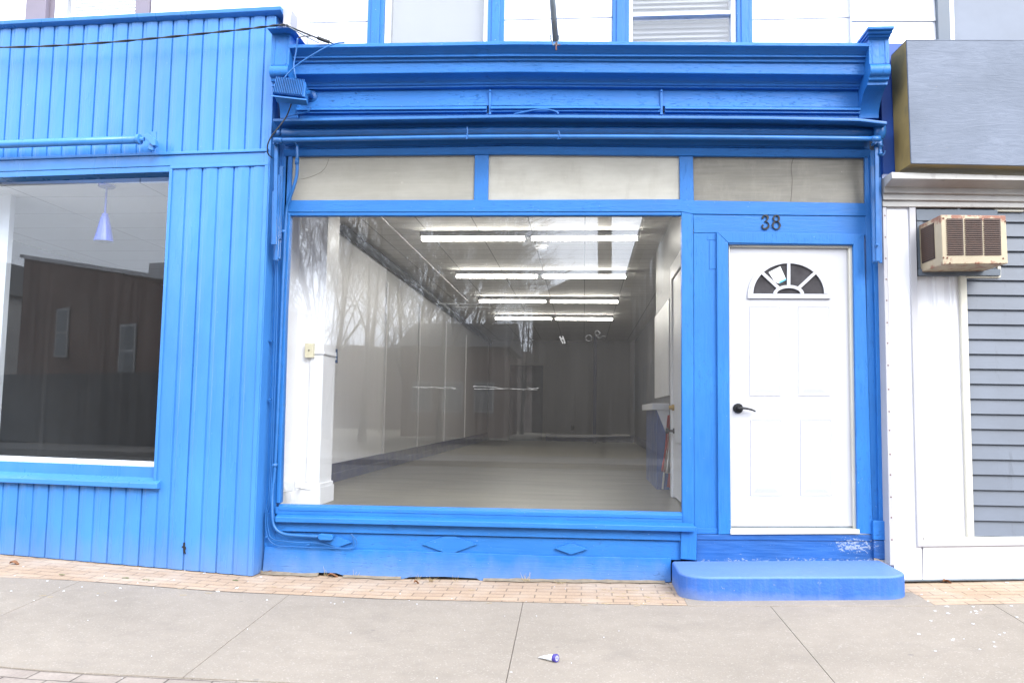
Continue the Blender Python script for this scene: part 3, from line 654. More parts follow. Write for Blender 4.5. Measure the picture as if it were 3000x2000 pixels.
MB().px(P38, [(2041, 1565), (2559, 1565.5), (2560, 1585), (2041, 1580)], .022, -.05).build('riser_strip', M['riser'], sf, bevel=.003)
MB().px(P38, [(2041, 1580), (2560, 1585), (2561, 1645), (2040, 1650)], .016, -.05).build('riser', M['riser'], sf, bevel=.003)
# right pilaster
b = MB(); b.px(P38, [(2533, 438), (2552, 438), (2580, 1572), (2557, 1572), (2540, 1000)], .006, -.06)
b.px(P38, [(2549, 440), (2583, 440), (2600, 1150), (2603, 1640), (2578, 1640), (2566, 1000)], .03, -.06)
b.build('pilaster', M['wood_z'], sf, bevel=.004)
b = MB(); b.px(P38, [(2558, 1524), (2598, 1526), (2599, 1582), (2559, 1580)], .052, -.02); b.build('pilaster_plinth', M['wood_x'], sf, bevel=.004)
MB().px(P38, [(2560, 1582), (2598, 1584), (2599, 1640), (2561, 1634)], .046, -.02).build('pilaster_foot', M['riser'], sf, bevel=.004)
MB().px(P38, [(2578, 128), (2650, 128), (2660, 510), (2588, 510)], .085, -.06).build('end_wall_board', M['deep'], sf)
# left pilaster behind the conduits
b = MB(); b.px(P38, [(798, 340), (840, 345), (826, 900), (809, 1480), (806, 1610), (764, 1690), (770, 900)], -.012, -.1); b.build('corner_post', M['wood_z'], sf)
b = MB(); b.px(P38, [(826, 420), (846, 430), (838, 632), (833, 900), (826, 900)], .002, -.05); b.build('post_strip', M['wood_z'], sf, bevel=.003)
# cornice brackets (corbels): side outline in offset/height, extruded sideways
def corbel(xl, xr, ytop, ycap, yroll0, yroll1, ystep, yend, capl, capr):
    of = .40; s0, s1 = sof(P38, xl, ycap, of), sof(P38, xr, ycap, of)
    z = lambda y, o=of: zof(P38, (s0+s1)/2, o, y)
    out = [(-.05, z(ycap)), (.37, z(ycap)), (.37, z(yroll0-1)), (.362, z(yroll0))]
    zr0, zr1 = z(yroll0), z(yroll1); r = (zr0-zr1)/2
    for i in range(9): a = math.pi*(.5-i/8); out.append((.363+r*.75*math.cos(a), (zr0+zr1)/2+r*math.sin(a)))
    zs = z(ystep, .34); out += [(.355, zr1-.002), (.35, lerp(zr1, zs, .45)), (.325, lerp(zr1, zs, .5)), (.325, zs)]
    ze = zof(P38, (s0+s1)/2, .14, yend)
    for i in range(1, 13):
        t = i/12; out.append((.305-.165*(math.sin(t*math.pi/2)**.8), lerp(zs, ze, t**1.15)))
    out += [(-.05, ze)]
    body = MB().extr([P38.pt(s0, o, zz) for o, zz in out], P38.u*(s1-s0))
    bo = body.build('corbel', M['wood_z'], sf, bevel=.003)
    c0, c1 = sof(P38, capl, ytop, .46), sof(P38, capr, ytop, .46); zt = zof(P38, (s0+s1)/2, .46, ytop); zb = z(ycap); h = zt-zb
    cap = MB()
    for (e, a, b_) in ((1.0, .62, 1.0), (.72, .35, .62), (.38, .12, .35), (.12, -.02, .12)):
        cs0, cs1 = lerp(s0, c0, e), lerp(s1, c1, e)
        cap.pbox(P38, cs0, cs1, zb+h*a+.0005, zb+h*b_, .37+.09*e, -.04)
    sub('cap_moulding', cap, M['wood_x'], bo, bevel=.004)
    for sa in (s0+.02, s1-.028): sub('bead_strip', MB().extr([P38.pt(sa, .3735, z(ycap+8)), P38.pt(sa+.008, .3735, z(ycap+8)), P38.pt(sa+.008, .3735, z(yroll0-4)), P38.pt(sa, .3735, z(yroll0-4))], P38.n*-.02), M['wood_z'], bo)
corbel(792, 846, 83, 95, 187, 220, 250, 346, 782, 858)
corbel(2550, 2609, 77, 110, 183, 216, 246, 346, 2543, 2620)
# house number: serif digits cut from black metal
def ribbon(b, pts, wid, pl, of, ob):
    n = len(pts)
    for i in range(n-1):
        q = []
        def nrm(k):
            a, c_ = pts[max(k-1, 0)], pts[min(k+1, n-1)]; dx, dy = c_[0]-a[0], c_[1]-a[1]; L = math.hypot(dx, dy) or 1; return -dy/L, dx/L
        (ax, ay), (bx, by) = nrm(i), nrm(i+1); w0, w1 = wid[i]/2, wid[i+1]/2
        p, r = pts[i], pts[i+1]
        b.px(pl, [(p[0]+ax*w0, p[1]+ay*w0), (r[0]+bx*w1, r[1]+by*w1), (r[0]-bx*w1, r[1]-by*w1), (p[0]-ax*w0, p[1]-ay*w0)], of, ob)
def digit3(x, y, h):
    b = MB(); k = catmull([(.06, .80, 0), (.10, .93, 0), (.26, .995, 0), (.43, .92, 0), (.47, .77, 0), (.40, .62, 0), (.24, .54, 0)], 5)
    k2 = catmull([(.24, .535, 0), (.42, .49, 0), (.54, .36, 0), (.53, .18, 0), (.40, .04, 0), (.22, .005, 0), (.07, .08, 0), (.04, .2, 0)], 5)
    for kk in (k, k2):
        pts = [(x+p.x*h, y-p.y*h) for p in kk]; n = len(pts)
        wd = [h*(.045+.105*max(0, math.sin(math.pi*min(1, max(0, (i/n-.25)/.6))))) for i in range(n)]; ribbon(b, pts, wd, P38, .012, -.004)
    for cx, cy in ((.075, .78), (.055, .2)): b.lathe(at(P38, x+cx*h, y-cy*h, -.004), P38.n, [(0, .0075), (.0162, .0075)], 14)
    return b
def digit8(x, y, h):
    b = MB()
    for (cx, cy, rx, ry) in ((.29, .765, .195, .225), (.29, .275, .255, .275)):
        pts = []; wd = []
        for i in range(41):
            a = 2*math.pi*i/40; pts.append((x+(cx+rx*math.cos(a))*h, y-(cy+ry*math.sin(a))*h)); wd.append(h*(.05+.075*abs(math.cos(a+.35))**1.6))
        ribbon(b, pts, wd, P38, .012, -.004)
    return b
hn = thing('house_number', at(P38, 2262, 672, .0), 'black serif metal numerals 38 above the white door', 'house number')
digit3(2231, 670, 40).build('digit', M['black'], hn); digit8(2263, 671, 41).build('digit', M['black'], hn)
# upper storey
zc = at(P38, 1500, 122, .4).z
Z0, Z1 = 3.55, 6.6
uw = MB(); cuts = [(905, 1079), (1477, 1794), (2202, 2508)]
for k, (xa, xb) in enumerate(cuts):
    sa, sb = sof(P38, xa, 60, .0), sof(P38, xb, 60, .0)
    for (za, zb, o) in ((Z0, at(P38, (xa+xb)/2, 56 if k else 66, .0).z-.002, 0.0), (at(P38, (xa+xb)/2, 56 if k else 66, 0).z+.002, Z1, .004)):
        uw.pbox(P38, sa, sb, za, zb, o, -.2)
sa, sb = sof(P38, 905, 60, 0), sof(P38, 2508, 60, 0); uw.pbox(P38, sa, sb, Z1+.001, 9, .006, -.2)
uw.build('upper_wall', M['wallw'], sf, bevel=.003)
def upper_window(pl, xs, off, ztop, mts, rail=None, blinds=None, zbot=Z0):
    """xs = casing-left, frame-left, glass-left, glass-right, frame-right, casing-right pixel columns near the sill"""
    S_ = [sof(pl, x, 90, off) for x in xs]
    c_ = MB(); c_.pbox(pl, S_[0], S_[1], zbot, ztop, off+.03, off-.15); c_.pbox(pl, S_[4], S_[5], zbot, ztop, off+.03, off-.15)
    c_.pbox(pl, S_[0]+.03, S_[1]-.035, zbot, ztop, off+.04, off+.02); c_.pbox(pl, S_[4]+.035, S_[5]-.03, zbot, ztop, off+.04, off+.02); c_.pbox(pl, S_[1], S_[4], ztop-.12, ztop, off+.028, off-.15)
    w_ = c_.build('window', mts[0], None); return S_, w_
for xs, rail in (((1079, 1126, 1138, 1417, 1430, 1477), None), ((1794, 1842, 1853, 2143, 2157, 2202), (37, 47))):
    S_ = [sof(P38, x, 90, 0) for x in xs]
    c_ = MB()
    for a, b_ in ((0, 1), (4, 5)):
        c_.pbox(P38, S_[a], S_[b_], Z0, Z1, .03, -.15); c_.pbox(P38, S_[a]+.03, S_[b_]-.03, Z0, Z1, .042, .02)
    c_.pbox(P38, S_[1], S_[4], Z1-.12, Z1-.001, .029, -.15)
    wn = c_.build('window', M['wood_z'], sf, bevel=.004)
    f_ = MB(); f_.pbox(P38, S_[1]+.001, S_[2], Z0, Z1-.13, .0, -.12); f_.pbox(P38, S_[3], S_[4]-.001, Z0, Z1-.13, .0, -.12); f_.pbox(P38, S_[2], S_[3], Z0, Z0+.05, -.01, -.12)
    if rail: za, zb = at(P38, 2000, rail[1], -.03).z, at(P38, 2000, rail[0], -.03).z; f_.pbox(P38, S_[2], S_[3], za, zb, -.02, -.1)
    sub('sash_frame', f_, M['frame_aw'], wn, bevel=.003)
    sub('pane', MB().pbox(P38, S_[2], S_[3], Z0+.05, Z1-.13, -.05, -.056), M['glass3'], wn)
    bl = MB(); z_ = Z0+.02 if rail else Z1
    if not rail: bl.extr([P38.pt(S_[2]+.01, -.09, Z0), P38.pt(S_[3]-.01, -.09, Z0), P38.pt(S_[3]-.01, -.09, Z1-.15), P38.pt(S_[2]+.01, -.09, Z1-.15)], (0, .003, 0))
    while z_ < Z1-.15:
        bl.extr([P38.pt(S_[2]+.01, -.10, z_), P38.pt(S_[2]+.01, -.125, z_+.036), P38.pt(S_[2]+.01, -.128, z_+.034), P38.pt(S_[2]+.01, -.103, z_-.002)], P38.u*(S_[3]-S_[2]-.02)); z_ += .04
    sub('blind', bl, M['blind'], wn)
    sub('curtain', MB().pbox(P38, S_[1], S_[4], Z0, Z1-.13, -.15, -.17), M['blind'], wn)

# awning gear under the cornice
aw = thing('awning_roller_frame', at(P38, 804, 720, .2), 'folded blue awning frame with roller and long bar under the cornice', 'awning')
b = MB(); s0, s1 = sof(P38, 799, 348, .30), sof(P38, 2599, 357, .30)
stn = [(799, 348), (1500, 336), (2250, 341), (2520, 346.5), (2599, 356)]
top = [at(P38, x, y, .30) for x, y in stn]
vs = []
for p in top: vs += [p, p-Vector((0, 0, .022)), Vector((p.x, -.05, p.z-.004)), Vector((p.x, -.05, p.z+.012))]
f = []
for i in range(len(stn)-1):
    for k in range(4): f.append((4*i+k, 4*i+(k+1) % 4, 4*i+4+(k+1) % 4, 4*i+4+k))
f += [(0, 1, 2, 3), tuple(4*(len(stn)-1)+k for k in (3, 2, 1, 0))]
b.add(vs, f); b.build('rain_hood', M['steel'], aw, bevel=.004)
b = MB(); b.tube(pxpath(P38, [(828, 389), (1160, 385), (1500, 382), (2030, 383), (2560, 388)], .17), .030, 16); b.tube([at(P38, 812, 389, .17), at(P38, 828, 389, .17)], .02, 12); b.build('roller', M['steel'], aw, smooth=True)
b = MB(); b.tube(pxpath(P38, [(804, 411), (1160, 405), (1500, 401), (2030, 402), (2577, 407)], .27), .0165, 12)
b.tube([at(P38, 803, 411, .27), at(P38, 826, 410.6, .27)], .0205, 12); b.tube([at(P38, 2553, 407, .27), at(P38, 2578, 407, .27)], .0205, 12); b.build('front_bar', M['steel'], aw, smooth=True)
for pts in ([(1368, 372), (1370, 388), (1366, 408), (1372, 399), (1366, 392)], [(1636, 382), (1640, 396), (1634, 408), (1644, 404), (1634, 392)]): MB().tube(pxpath(P38, pts, .288, 4), .003, 5).build('wire_tie', M['steel'], aw)
arms = [([(809, 416), (803.5, 716)], .22, .0125), ([(800, 560), (797, 716)], .215, .006), ([(817, 512), (809, 762)], .16, .011), ([(824, 486), (815, 760)], .11, .012), ([(806, 700), (804, 762)], .13, .009),
        ([(2569, 412), (2573, 765)], .2, .013), ([(2556, 486), (2562, 770)], .12, .012), ([(2578, 520), (2581, 770)], .15, .01)]
for pts, off, r in arms:
    p, q = at(P38, *pts[0], off), at(P38, *pts[1], off); d = P38.u*r; MB().extr([p-d, p+d, q+d, q-d], P38.n*-r*1.6).build('folding_arm', M['steel'], aw, bevel=.002)
for x, y, off in ((808, 424, .24), (824, 422, .22), (2570, 424, .22), (2556, 424, .2), (820, 700, .13), (820, 758, .13), (2560, 768, .13), (2566, 720, .22)): MB().lathe(at(P38, x, y, off-.02), P38.n, [(0, .012), (.03, .012), (.032, .007), (.045, .007)], 8).build('hinge_bolt', M['steel'], aw)
b = MB(); b.lathe(at(P38, 2577, 366, .2), (0, 0, -1), [(0, .02), (.01, .04), (.05, .043), (.085, .038), (.09, .03), (.1, .03), (.105, .018), (.14, .016), (.145, .022), (.155, .022), (.16, .013), (.2, .013), (.205, .018), (.22, .014)], 16)
b.tube(catmull([at(P38, *p, .2) for p in ((2579, 438), (2577, 448), (2582, 456), (2590, 452), (2593, 442))], 5), .005, 6); b.build('gear_crank', M['steel'], aw, smooth=True)

# floodlight at the left corbel
fl = thing('floodlight', at(P38, 930, 285, .1), 'blue painted finned floodlight tilted down at the left end of the cornice', 'floodlight')
A = at(P38, 808, 231, .40); B = at(P38, 902, 240, .40); C = at(P38, 893, 290, .47); Dp = at(P38, 798, 279, .47)
dn = (C-B).normalized(); rt = (B-A).normalized(); fwd_ = dn.cross(rt).normalized()
if fwd_.y > 0: fwd_ = -fwd_
L, H = (B-A).length, (C-B).length
bd = MB(); bd.extr([A+dn*.005, B+dn*.005-rt*.015, C-dn*.02-rt*.002, Dp-dn*.02+rt*.004], -fwd_*.09); body = bd.build('housing', M['steel'], fl, bevel=.004)
fn = MB()
for i in range(17):
    p = A+rt*(L*.04+L*.86*i/16); fn.extr([p, p+rt*.0035, p+rt*.0035+dn*(H-.018), p+dn*(H-.018)], fwd_*.022)
sub('cooling_fins', fn, M['steel'], body)
rim = MB(); o_ = [Dp-rt*.012, C+rt*.014, C+rt*.014+dn*.012-fwd_*.0, Dp-rt*.012+dn*.012]; vd = (C-CAM).normalized()+Vector((0, 0, .03)); rim.extr([p-vd*.03 for p in o_], vd*.13); sub('lens_frame', rim, M['steel'], body, bevel=.003)
rl = MB(); rl.extr([Dp+rt*.02+dn*.0125, C-rt*.02+dn*.0125, C-rt*.02+dn*.014, Dp+rt*.02+dn*.014], vd*.09); sub('lens', rl, M['lens'], body)
mo = MB(); mo.lathe(at(P38, 914, 285, .11), P38.n, [(0, .05), (.02, .05), (.03, .042), (.035, .02), (.08, .02)], 20); mo.tube([at(P38, 914, 285, .13), at(P38, 905, 270, .3), at(P38, 893, 275, .42)], .016, 8)
mo.build('wall_mount', M['steel'], fl, smooth=False)

# conduits and wires down the left edge
def wire(name, pl, pts, off, r, mk, label, cat, n=6, k=6, group=None):
    return tag(MB().tube(pxpath(pl, pts, off, k), r, n).build(name, M[mk], smooth=True), label, cat, group)
cn = thing('conduit_pipe', at(P38, 950, 1574, .05), 'blue conduit running down beside the window and turning along the stall board', 'conduit')
b = MB(); b.tube(pxpath(P38, [(871, 425, .09), (871, 470, .09), (869, 515, .08), (858, 555, .07), (846, 590, .05), (838, 630, .04), (830, 800, .035), (818, 1100, .035), (806, 1360, .035), (798, 1440, .04), (798, 1510, .06), (806, 1545, .065), (832, 1563, .06), (880, 1568, .05), (935, 1571, .05)], .05, 6), .0125, 10)
for x, y, o_ in ((829, 678, .036), (803, 1362, .037)): b.tube([at(P38, x-9, y, o_), at(P38, x+9, y, o_)], .0155, 10)
b.tube([at(P38, 870.5, 466, .09), at(P38, 870, 482, .09)], .016, 10)
pi_ = b.build('pipe', M['steel'], cn, smooth=True)
b = MB(); b.px(P38, [(931, 1566), (938, 1563), (970, 1565), (975, 1570), (974, 1580), (968, 1583), (938, 1582), (931, 1578)], .075, .03); b.build('fitting_box', M['wood_x'], cn, bevel=.006)
b = MB(); b.tube([at(P38, 871, 424, .09), at(P38, 866, 418, .07), at(P38, 838, 425, .04)], .011, 8); b.build('elbow', M['steel'], cn, smooth=True)
cb = thing('cable_bundle', at(P38, 900, 1605, .04), 'thin blue painted cables looping from the corner along the stall board to the first diamond', 'cables')
for pts in ([(808, 760), (806, 900), (800, 1100), (794, 1300), (788, 1450), (780, 1490), (778, 1540), (788, 1580), (815, 1598), (852, 1600), (950, 1604), (1020, 1605), (1036, 1598), (1034, 1575), (1030, 1562)],
            [(813, 760), (811, 950), (803, 1200), (793, 1450), (783, 1500), (786, 1550), (800, 1578), (860, 1587), (930, 1590), (985, 1602), (1028, 1606), (1045, 1594), (1040, 1576), (1026, 1564)]):
    MB().tube(pxpath(P38, pts, .05, 6), .0042, 6).build('cable', M['steel'], cb, smooth=True)
for x, y in ((789, 1569), (910, 1591), (800, 1000), (797, 1170)): MB().pbox(P38, sof(P38, x-4, y), sof(P38, x+4, y), at(P38, x, y).z-.006, at(P38, x, y).z+.006, .057, .03).build('cable_clip', M['steel'], cb, bevel=.002)
wire('loose_wire', P38, [(858, 280, .45), (853, 305, .3), (840, 340, .34), (815, 375, .36), (795, 400, .36), (784, 425, .34), (785, 450, .3), (797, 463, .2)], .3, .005, 'cable', 'thin black wire hanging in a loop below the floodlight', 'wire')
wire('floodlight_cable', P38, [(911, 313, .18), (905, 325, .18), (890, 332, .18), (870, 335, .18), (836, 343, .18)], .1, .005, 'steel', 'short blue cable curling under the round floodlight mount', 'cable')
wire('cornice_wire', P38, [(872, 112, .5), (868, 150, .48), (861, 190, .47), (864, 215, .47), (867, 232, .46)], .4, .0055, 'steel', 'upright grey blue wire dropping past the corbel to the floodlight', 'wire')
wire('crossing_wire', P38, [(1010, 125.5, .45), (985, 128, .46), (950, 142, .47), (905, 168, .47), (872, 190, .47), (845, 215, .47), (833, 230, .47)], .4, .0055, 'steel', 'pale blue wire arching from cornice lip to floodlight', 'wire')
wire('hood_cable', P38, [(1505, 335.5, .2), (1540, 328, .2), (1575, 322, .2), (1605, 322, .2), (1630, 328, .2), (1636, 335, .2)], .2, .008, 'steel', 'short ribbed blue cable lying on the awning hood', 'cable')
# twisted supply cable across the left fascia and on to its splice
sc_ = thing('supply_cable', at(PL, 822, 76, .12), 'twisted black service cable slung across the top of the blue siding', 'cable')
path = pxpath(PL, [(-500, 141), (0, 139.5), (254, 129), (473, 111), (691, 89), (822, 74), (850, 80)], .14, 24)
for ph in (0, math.pi):
    pts = [p+Vector((0, math.cos(i*.4+ph)*.0045, math.sin(i*.4+ph)*.0045)) for i, p in enumerate(path)]; MB().tube(pts, .0048, 6).build('strand', M['cable'], sc_, smooth=True)
MB().tube(pxpath(P38, [(845, 78, .5), (880, 92, .45), (930, 112, .4), (960, 122, .35), (985, 133, .3)], .4), .006, 6).build('tail', M['cable'], sc_, smooth=True)
MB().tube(pxpath(P38, [(930, 111, .41), (945, 117, .4), (965, 124, .37)], .4), .014, 8).build('splice', M['cable'], sc_, smooth=True)
MB().tube(pxpath(P38, [(872, 112, .5), (890, 107, .48), (915, 107, .46)], .4), .004, 6).build('lead', M['cable'], sc_, smooth=True)
MB().tube(pxpath(P38, [(845, 79, .5), (890, 104, .46), (935, 127, .42)], .4), .004, 6).build('lead', M['galv'], sc_, smooth=True)
# hanging pole
hp_ = thing('banner_pole', at(P38, 1629, 148, .5), 'grey steel pole hanging in front of the white upper wall, ringed at the cornice', 'pole')
MB().tube([at(P38, 1628, 122, .52), at(P38, 1618.5, 0, .62), at(P38, 1606, -170, .8)], .021, 14).build('pole', M['galv'], hp_, smooth=True)
b = MB()
for sgn in (-1, 1): b.tube(pxpath(P38, [(1625+sgn*5, 128), (1625+sgn*13, 112), (1625+sgn*11, 104)], .53, 5), .005, 6)
b.tube(pxpath(P38, [(1618, 126), (1622, 134), (1626, 128), (1630, 136), (1634, 128)], .53, 4), .004, 6); b.build('ring_clamp', M['galv'], hp_, smooth=True)
b = MB(); b.tube([at(P38, 1629, 124, .53), at(P38, 1629.5, 148, .53)], .0055, 7); b.tube([at(P38, 1627, 133, .53), at(P38, 1642, 132, .53)], .004, 6); b.build('rusty_hook', M['rust'], hp_)

# concrete step
st = MB(); sx0, sx1, sy0, sy1 = .635, 2.07, -.02, -.605; pts = [(sx1, sy0), (sx0, sy0)]
for i in range(9): a = math.pi*.5*i/8; pts.append((sx0+.20-.20*math.cos(a), sy1+.20-.20*math.sin(a)))
for i in range(9): a = math.pi*.5*i/8; pts.append((sx1-.17+.17*math.sin(a), sy1+.17-.17*math.cos(a)))
st.extr([(x, y, .238+.036*(x-1.3)) for x, y in pts], (0, 0, -.32))
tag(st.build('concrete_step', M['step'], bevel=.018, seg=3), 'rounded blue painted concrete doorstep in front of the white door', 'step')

# ================================================================== LEFT SHOP
lf = thing('neighbour_shop', (PL.pt(-2, 0, .08)), 'blue metal sided shop with recessed plate window and white brick storey above', 'building')
top = line_z(PL, (0, 76), (805, 33), 0); bot = line_z(PL, (0, 463), (796, 436), 0)
sL, sR = -6.2, sof(PL, 796, 250, 0)
SE = sof(PL, 800, 250, 0)
ph = sof(PL, 753/2.7506, 300, 0); pitch = (sof(PL, 1722/2.7506, 250, 0)-sof(PL, 393/2.7506, 250, 0))/11
b = MB(); siding_mesh(b, PL, sL, sR, top, bot, 0, pitch, ph); b.build('upper_siding', M['metal'], lf)
b = MB(); tt = line_z(PL, (0, 62), (840, 18), .05)
vs = []
for s in (sL, SE+.06):
    z = tt(s); vs += [PL.pt(s, .055, z), PL.pt(s, .05, z-.028), PL.pt(s, .012, z-.045), PL.pt(s, -.25, z-.03), PL.pt(s, -.25, z+.01)]
b.add(vs, [tuple(range(5)), tuple(range(9, 4, -1))]+[(k, (k+1) % 5, 5+(k+1) % 5, 5+k) for k in range(5)]); b.build('roof_flashing', M['metal'], lf, bevel=.003)
b = MB(); zt0 = line_z(PL, (0, 462), (782, 435), .02); zb0 = line_z(PL, (0, 469), (796, 443), .02); zb1 = line_z(PL, (0, 503.5), (793, 476), .0)
def bandL(name, t_, b_, s0, s1, of, ob, mk='metal', bev=.003, par=None):
    m_ = MB().extr([PL.pt(s0, of, b_(s0)), PL.pt(s1, of, b_(s1)), PL.pt(s1, of, t_(s1)), PL.pt(s0, of, t_(s0))], PL.n*(ob-of))
    return m_.build(name, M[mk], par or lf, bevel=bev)
bandL('drip_edge', zt0, zb0, sL, SE-.01, .022, -.04)
bandL('fascia_band', zb0, zb1, sL, SE+.005, .006, -.05)
# window opening
sW = sof(PL, 505, 500, -.10); sJ = sof(PL, 503, 489, 0)
sill_t = line_z(PL, (0, 1379), (458, 1398), .03); rec = -.12
head = MB().extr([PL.pt(sL, 0, zb1(sL)-.001), PL.pt(sJ, 0, zb1(sJ)-.001), PL.pt(sJ, rec-.02, zb1(sJ)-.001), PL.pt(sL, rec-.02, zb1(sL)-.001)], (0, 0, -.045)); head.build('window_soffit', M['metal'], lf, bevel=.003)
z_gb = line_z(PL, (0, 1334), (456, 1352), rec+.01)
gz0 = min(z_gb(sL), z_gb(sW))-.02
wp = MB().pbox(PL, sL, sW+.01, gz0, zb1(-2)+.1, rec, rec-.006).build('display_window_pane', M['glass2'], lf, label='dark plate glass pane reflecting a brick building')
bandL('white_sill_strip', z_gb, line_z(PL, (0, 1350), (456, 1368), rec+.03), sL, sW-.002, rec+.035, rec-.03, 'frame_aw')
bandL('sub_sill_board', line_z(PL, (0, 1350), (456, 1368), -.03), line_z(PL, (0, 1381), (458, 1400), -.03), sL, sW+.02, -.035, -.15, 'metal')
b = MB(); za = line_z(PL, (0, 1379), (456, 1398), -.03); zc_ = line_z(PL, (0, 1398), (456, 1416), .05); zd = line_z(PL, (0, 1412), (460, 1432), .05)
s1 = sof(PL, 460, 1420, .05); vs = []
for s in (sL, s1): vs += [PL.pt(s, -.04, za(s)), PL.pt(s, .05, zc_(s)), PL.pt(s, .05, zd(s)), PL.pt(s, -.04, zd(s))]
b.add(vs, [(0, 1, 2, 3), (7, 6, 5, 4)]+[(k, (k+1) % 4, 4+(k+1) % 4, 4+k) for k in range(4)]); b.build('window_sill', M['metal'], lf, bevel=.004)
gb = lambda s: gz(PL.pt(s, 0, 0).x, PL.pt(s, 0, 0).y)+.004
b = MB(); phl = sof(PL, 205/2.24, 1500, 0); siding_mesh(b, PL, sL, s1+.012, lambda s: zd(s)-.003, gb, 0, pitch, phl, pair=True); b.build('lower_siding', M['metal'], lf)
# pier siding right of the window
ptop = line_z(PL, (503, 495), (792, 484), 0)
b = MB(); p2 = sof(PL, 591, 500, 0); php = p2; sP0 = s1+.006
pp = (sof(PL, 777, 500, 0)-p2)/4
siding_mesh(b, PL, sJ+.004, s1+.012, ptop, lambda s: zd(s)-.02, 0, pp, php, pair=True)
siding_mesh(b, PL, max(sJ+.004, s1+.012), SE-.035, ptop, gb, 0, pp, php, pair=True)
b.build('pier_siding', M['metal'], lf)
bandL('pier_trim', zb1, line_z(PL, (503, 495), (792, 484), .01), sJ-.005, SE-.005, .014, -.03)
b = MB(); b.extr([PL.pt(sJ-.012, .012, zd(sJ)-.0), PL.pt(sJ+.012, .012, zd(sJ)), PL.pt(sJ+.012, .012, zb1(sJ)-.004), PL.pt(sJ-.012, .012, zb1(sJ)-.004)], PL.n*-.15); b.build('jamb_trim', M['metal'], lf, bevel=.003)
b = MB(); b.pbox(PL, SE-.036, SE-.004, gb(SE), zb0(SE), .012, -.2); b.pbox(PL, SE-.012, SE+.004, gb(SE), tt(SE)-.05, .004, -.3); b.build('corner_trim', M['metal'], lf, bevel=.003)
# torn hole in the pier siding
hl = at(PL, 537, 1600, .001); MB().px(PL, [(537, 1588), (540, 1590), (541, 1600), (544, 1604), (541, 1612), (543, 1622), (538, 1618), (536, 1604), (531, 1601), (536, 1598)], .006, -.01).build('rust_hole', M['dark'], lf)
# body above
bw = MB(); zU = tt(-2)
for xa, xb in ((-900, 80), (442, 915)):
    bw.pbox(PL, sof(PL, xa, 40, -.2) if xa > -800 else -6.2, sof(PL, xb, 40, -.2), 3.4, 6.4, -.2, -.45)
bw.pbox(PL, -6.2, sof(PL, 915, 40, -.2), 6.401, 9, -.2, -.45); bw.build('upper_wall', M['brick_w'], lf)
b = MB(); o = -.2
b.pbox(PL, sof(PL, 80, 30, o), sof(PL, 138, 30, o), 4.0, 6.4, o+.02, o-.1); b.pbox(PL, sof(PL, 138, 30, o), sof(PL, 158, 30, o), 4.0, 6.4, o-.03, o-.1); b.pbox(PL, sof(PL, 400, 30, o), sof(PL, 440, 30, o), 4.0, 6.4, o+.02, o-.1)
uwn = b.build('window', M['casing'], lf, bevel=.004)
b = MB(); zw = at(PL, 300, 40, o-.02).z
b.pbox(PL, sof(PL, 158, 30, o), sof(PL, 192, 30, o), 4.0, 6.4, o-.01, o-.09); b.pbox(PL, sof(PL, 192, 30, o), sof(PL, 400, 30, o), 4.1, zw-.01, o-.012, o-.09); b.pbox(PL, sof(PL, 176, 30, o), sof(PL, 192, 30, o), zw-.01, 6.3, o-.012, o-.07); sub('sash_frame', b, M['frame_aw'], uwn, bevel=.003)
sub('pane', MB().pbox(PL, sof(PL, 190, 30, o), sof(PL, 400, 30, o), zw-.012, 6.3, o-.05, o-.056), M['glass3'], uwn)
b = MB(); z_ = zw
while z_ < 6.2: b.extr([PL.pt(sof(PL, 195, 30, o), o-.08, z_), PL.pt(sof(PL, 195, 30, o), o-.1, z_+.026), PL.pt(sof(PL, 195, 30, o), o-.102, z_+.024), PL.pt(sof(PL, 195, 30, o), o-.082, z_-.002)], PL.u*(sof(PL, 400, 30, o)-sof(PL, 195, 30, o))); z_ += .03
sub('blind', b, M['blind'], uwn)
# broken white capping at the roof corner
b = MB(); b.px(P38, [(826, 26), (847, 24), (856, 30), (850, 70), (842, 80), (828, 80), (830, 50)], .16, .02); b.px(P38, [(829, 66), (848, 68), (850, 78), (828, 79)], .19, .1); b.build('corner_capping', M['greyw'], lf, bevel=.003)
# awning pipe
ap = thing('awning_pipe', at(PL, 440, 418, .1), 'thick blue awning pipe on a bracket across the left siding', 'awning pipe')
b = MB(); b.tube([PL.pt(-6.2, .13, at(PL, -600, 436, .13).z), at(PL, 0, 423.5, .13), at(PL, 404, 409, .13)], .0315, 16); b.build('pipe', M['metal'], ap, smooth=True)
e = at(PL, 404, 409, .13); ax = (e-at(PL, 0, 423.5, .13)).normalized()
b = MB(); b.lathe(e, ax, [(-.005, .034), (.0, .04), (.02, .04), (.024, .02), (.05, .016)], 16); b.build('end_collar', M['metal'], ap)
b = MB(); b.px(PL, [(419, 397), (431, 389), (437, 394), (448, 402), (455, 410), (455, 426), (446, 426), (434, 414), (424, 404)], .14, .10); b.px(PL, [(434, 420), (449, 423), (448, 440), (436, 438)], .12, .09); b.px(PL, [(440, 386), (456, 384), (457, 432), (442, 432)], .012, .0); b.tube([at(PL, 437, 430, .1), at(PL, 440, 438, .1)], .014, 8); b.tube([at(PL, 446, 415, .11), at(PL, 446, 415, .0)], .014, 8)
b.build('wall_bracket', M['metal'], ap, bevel=.004)
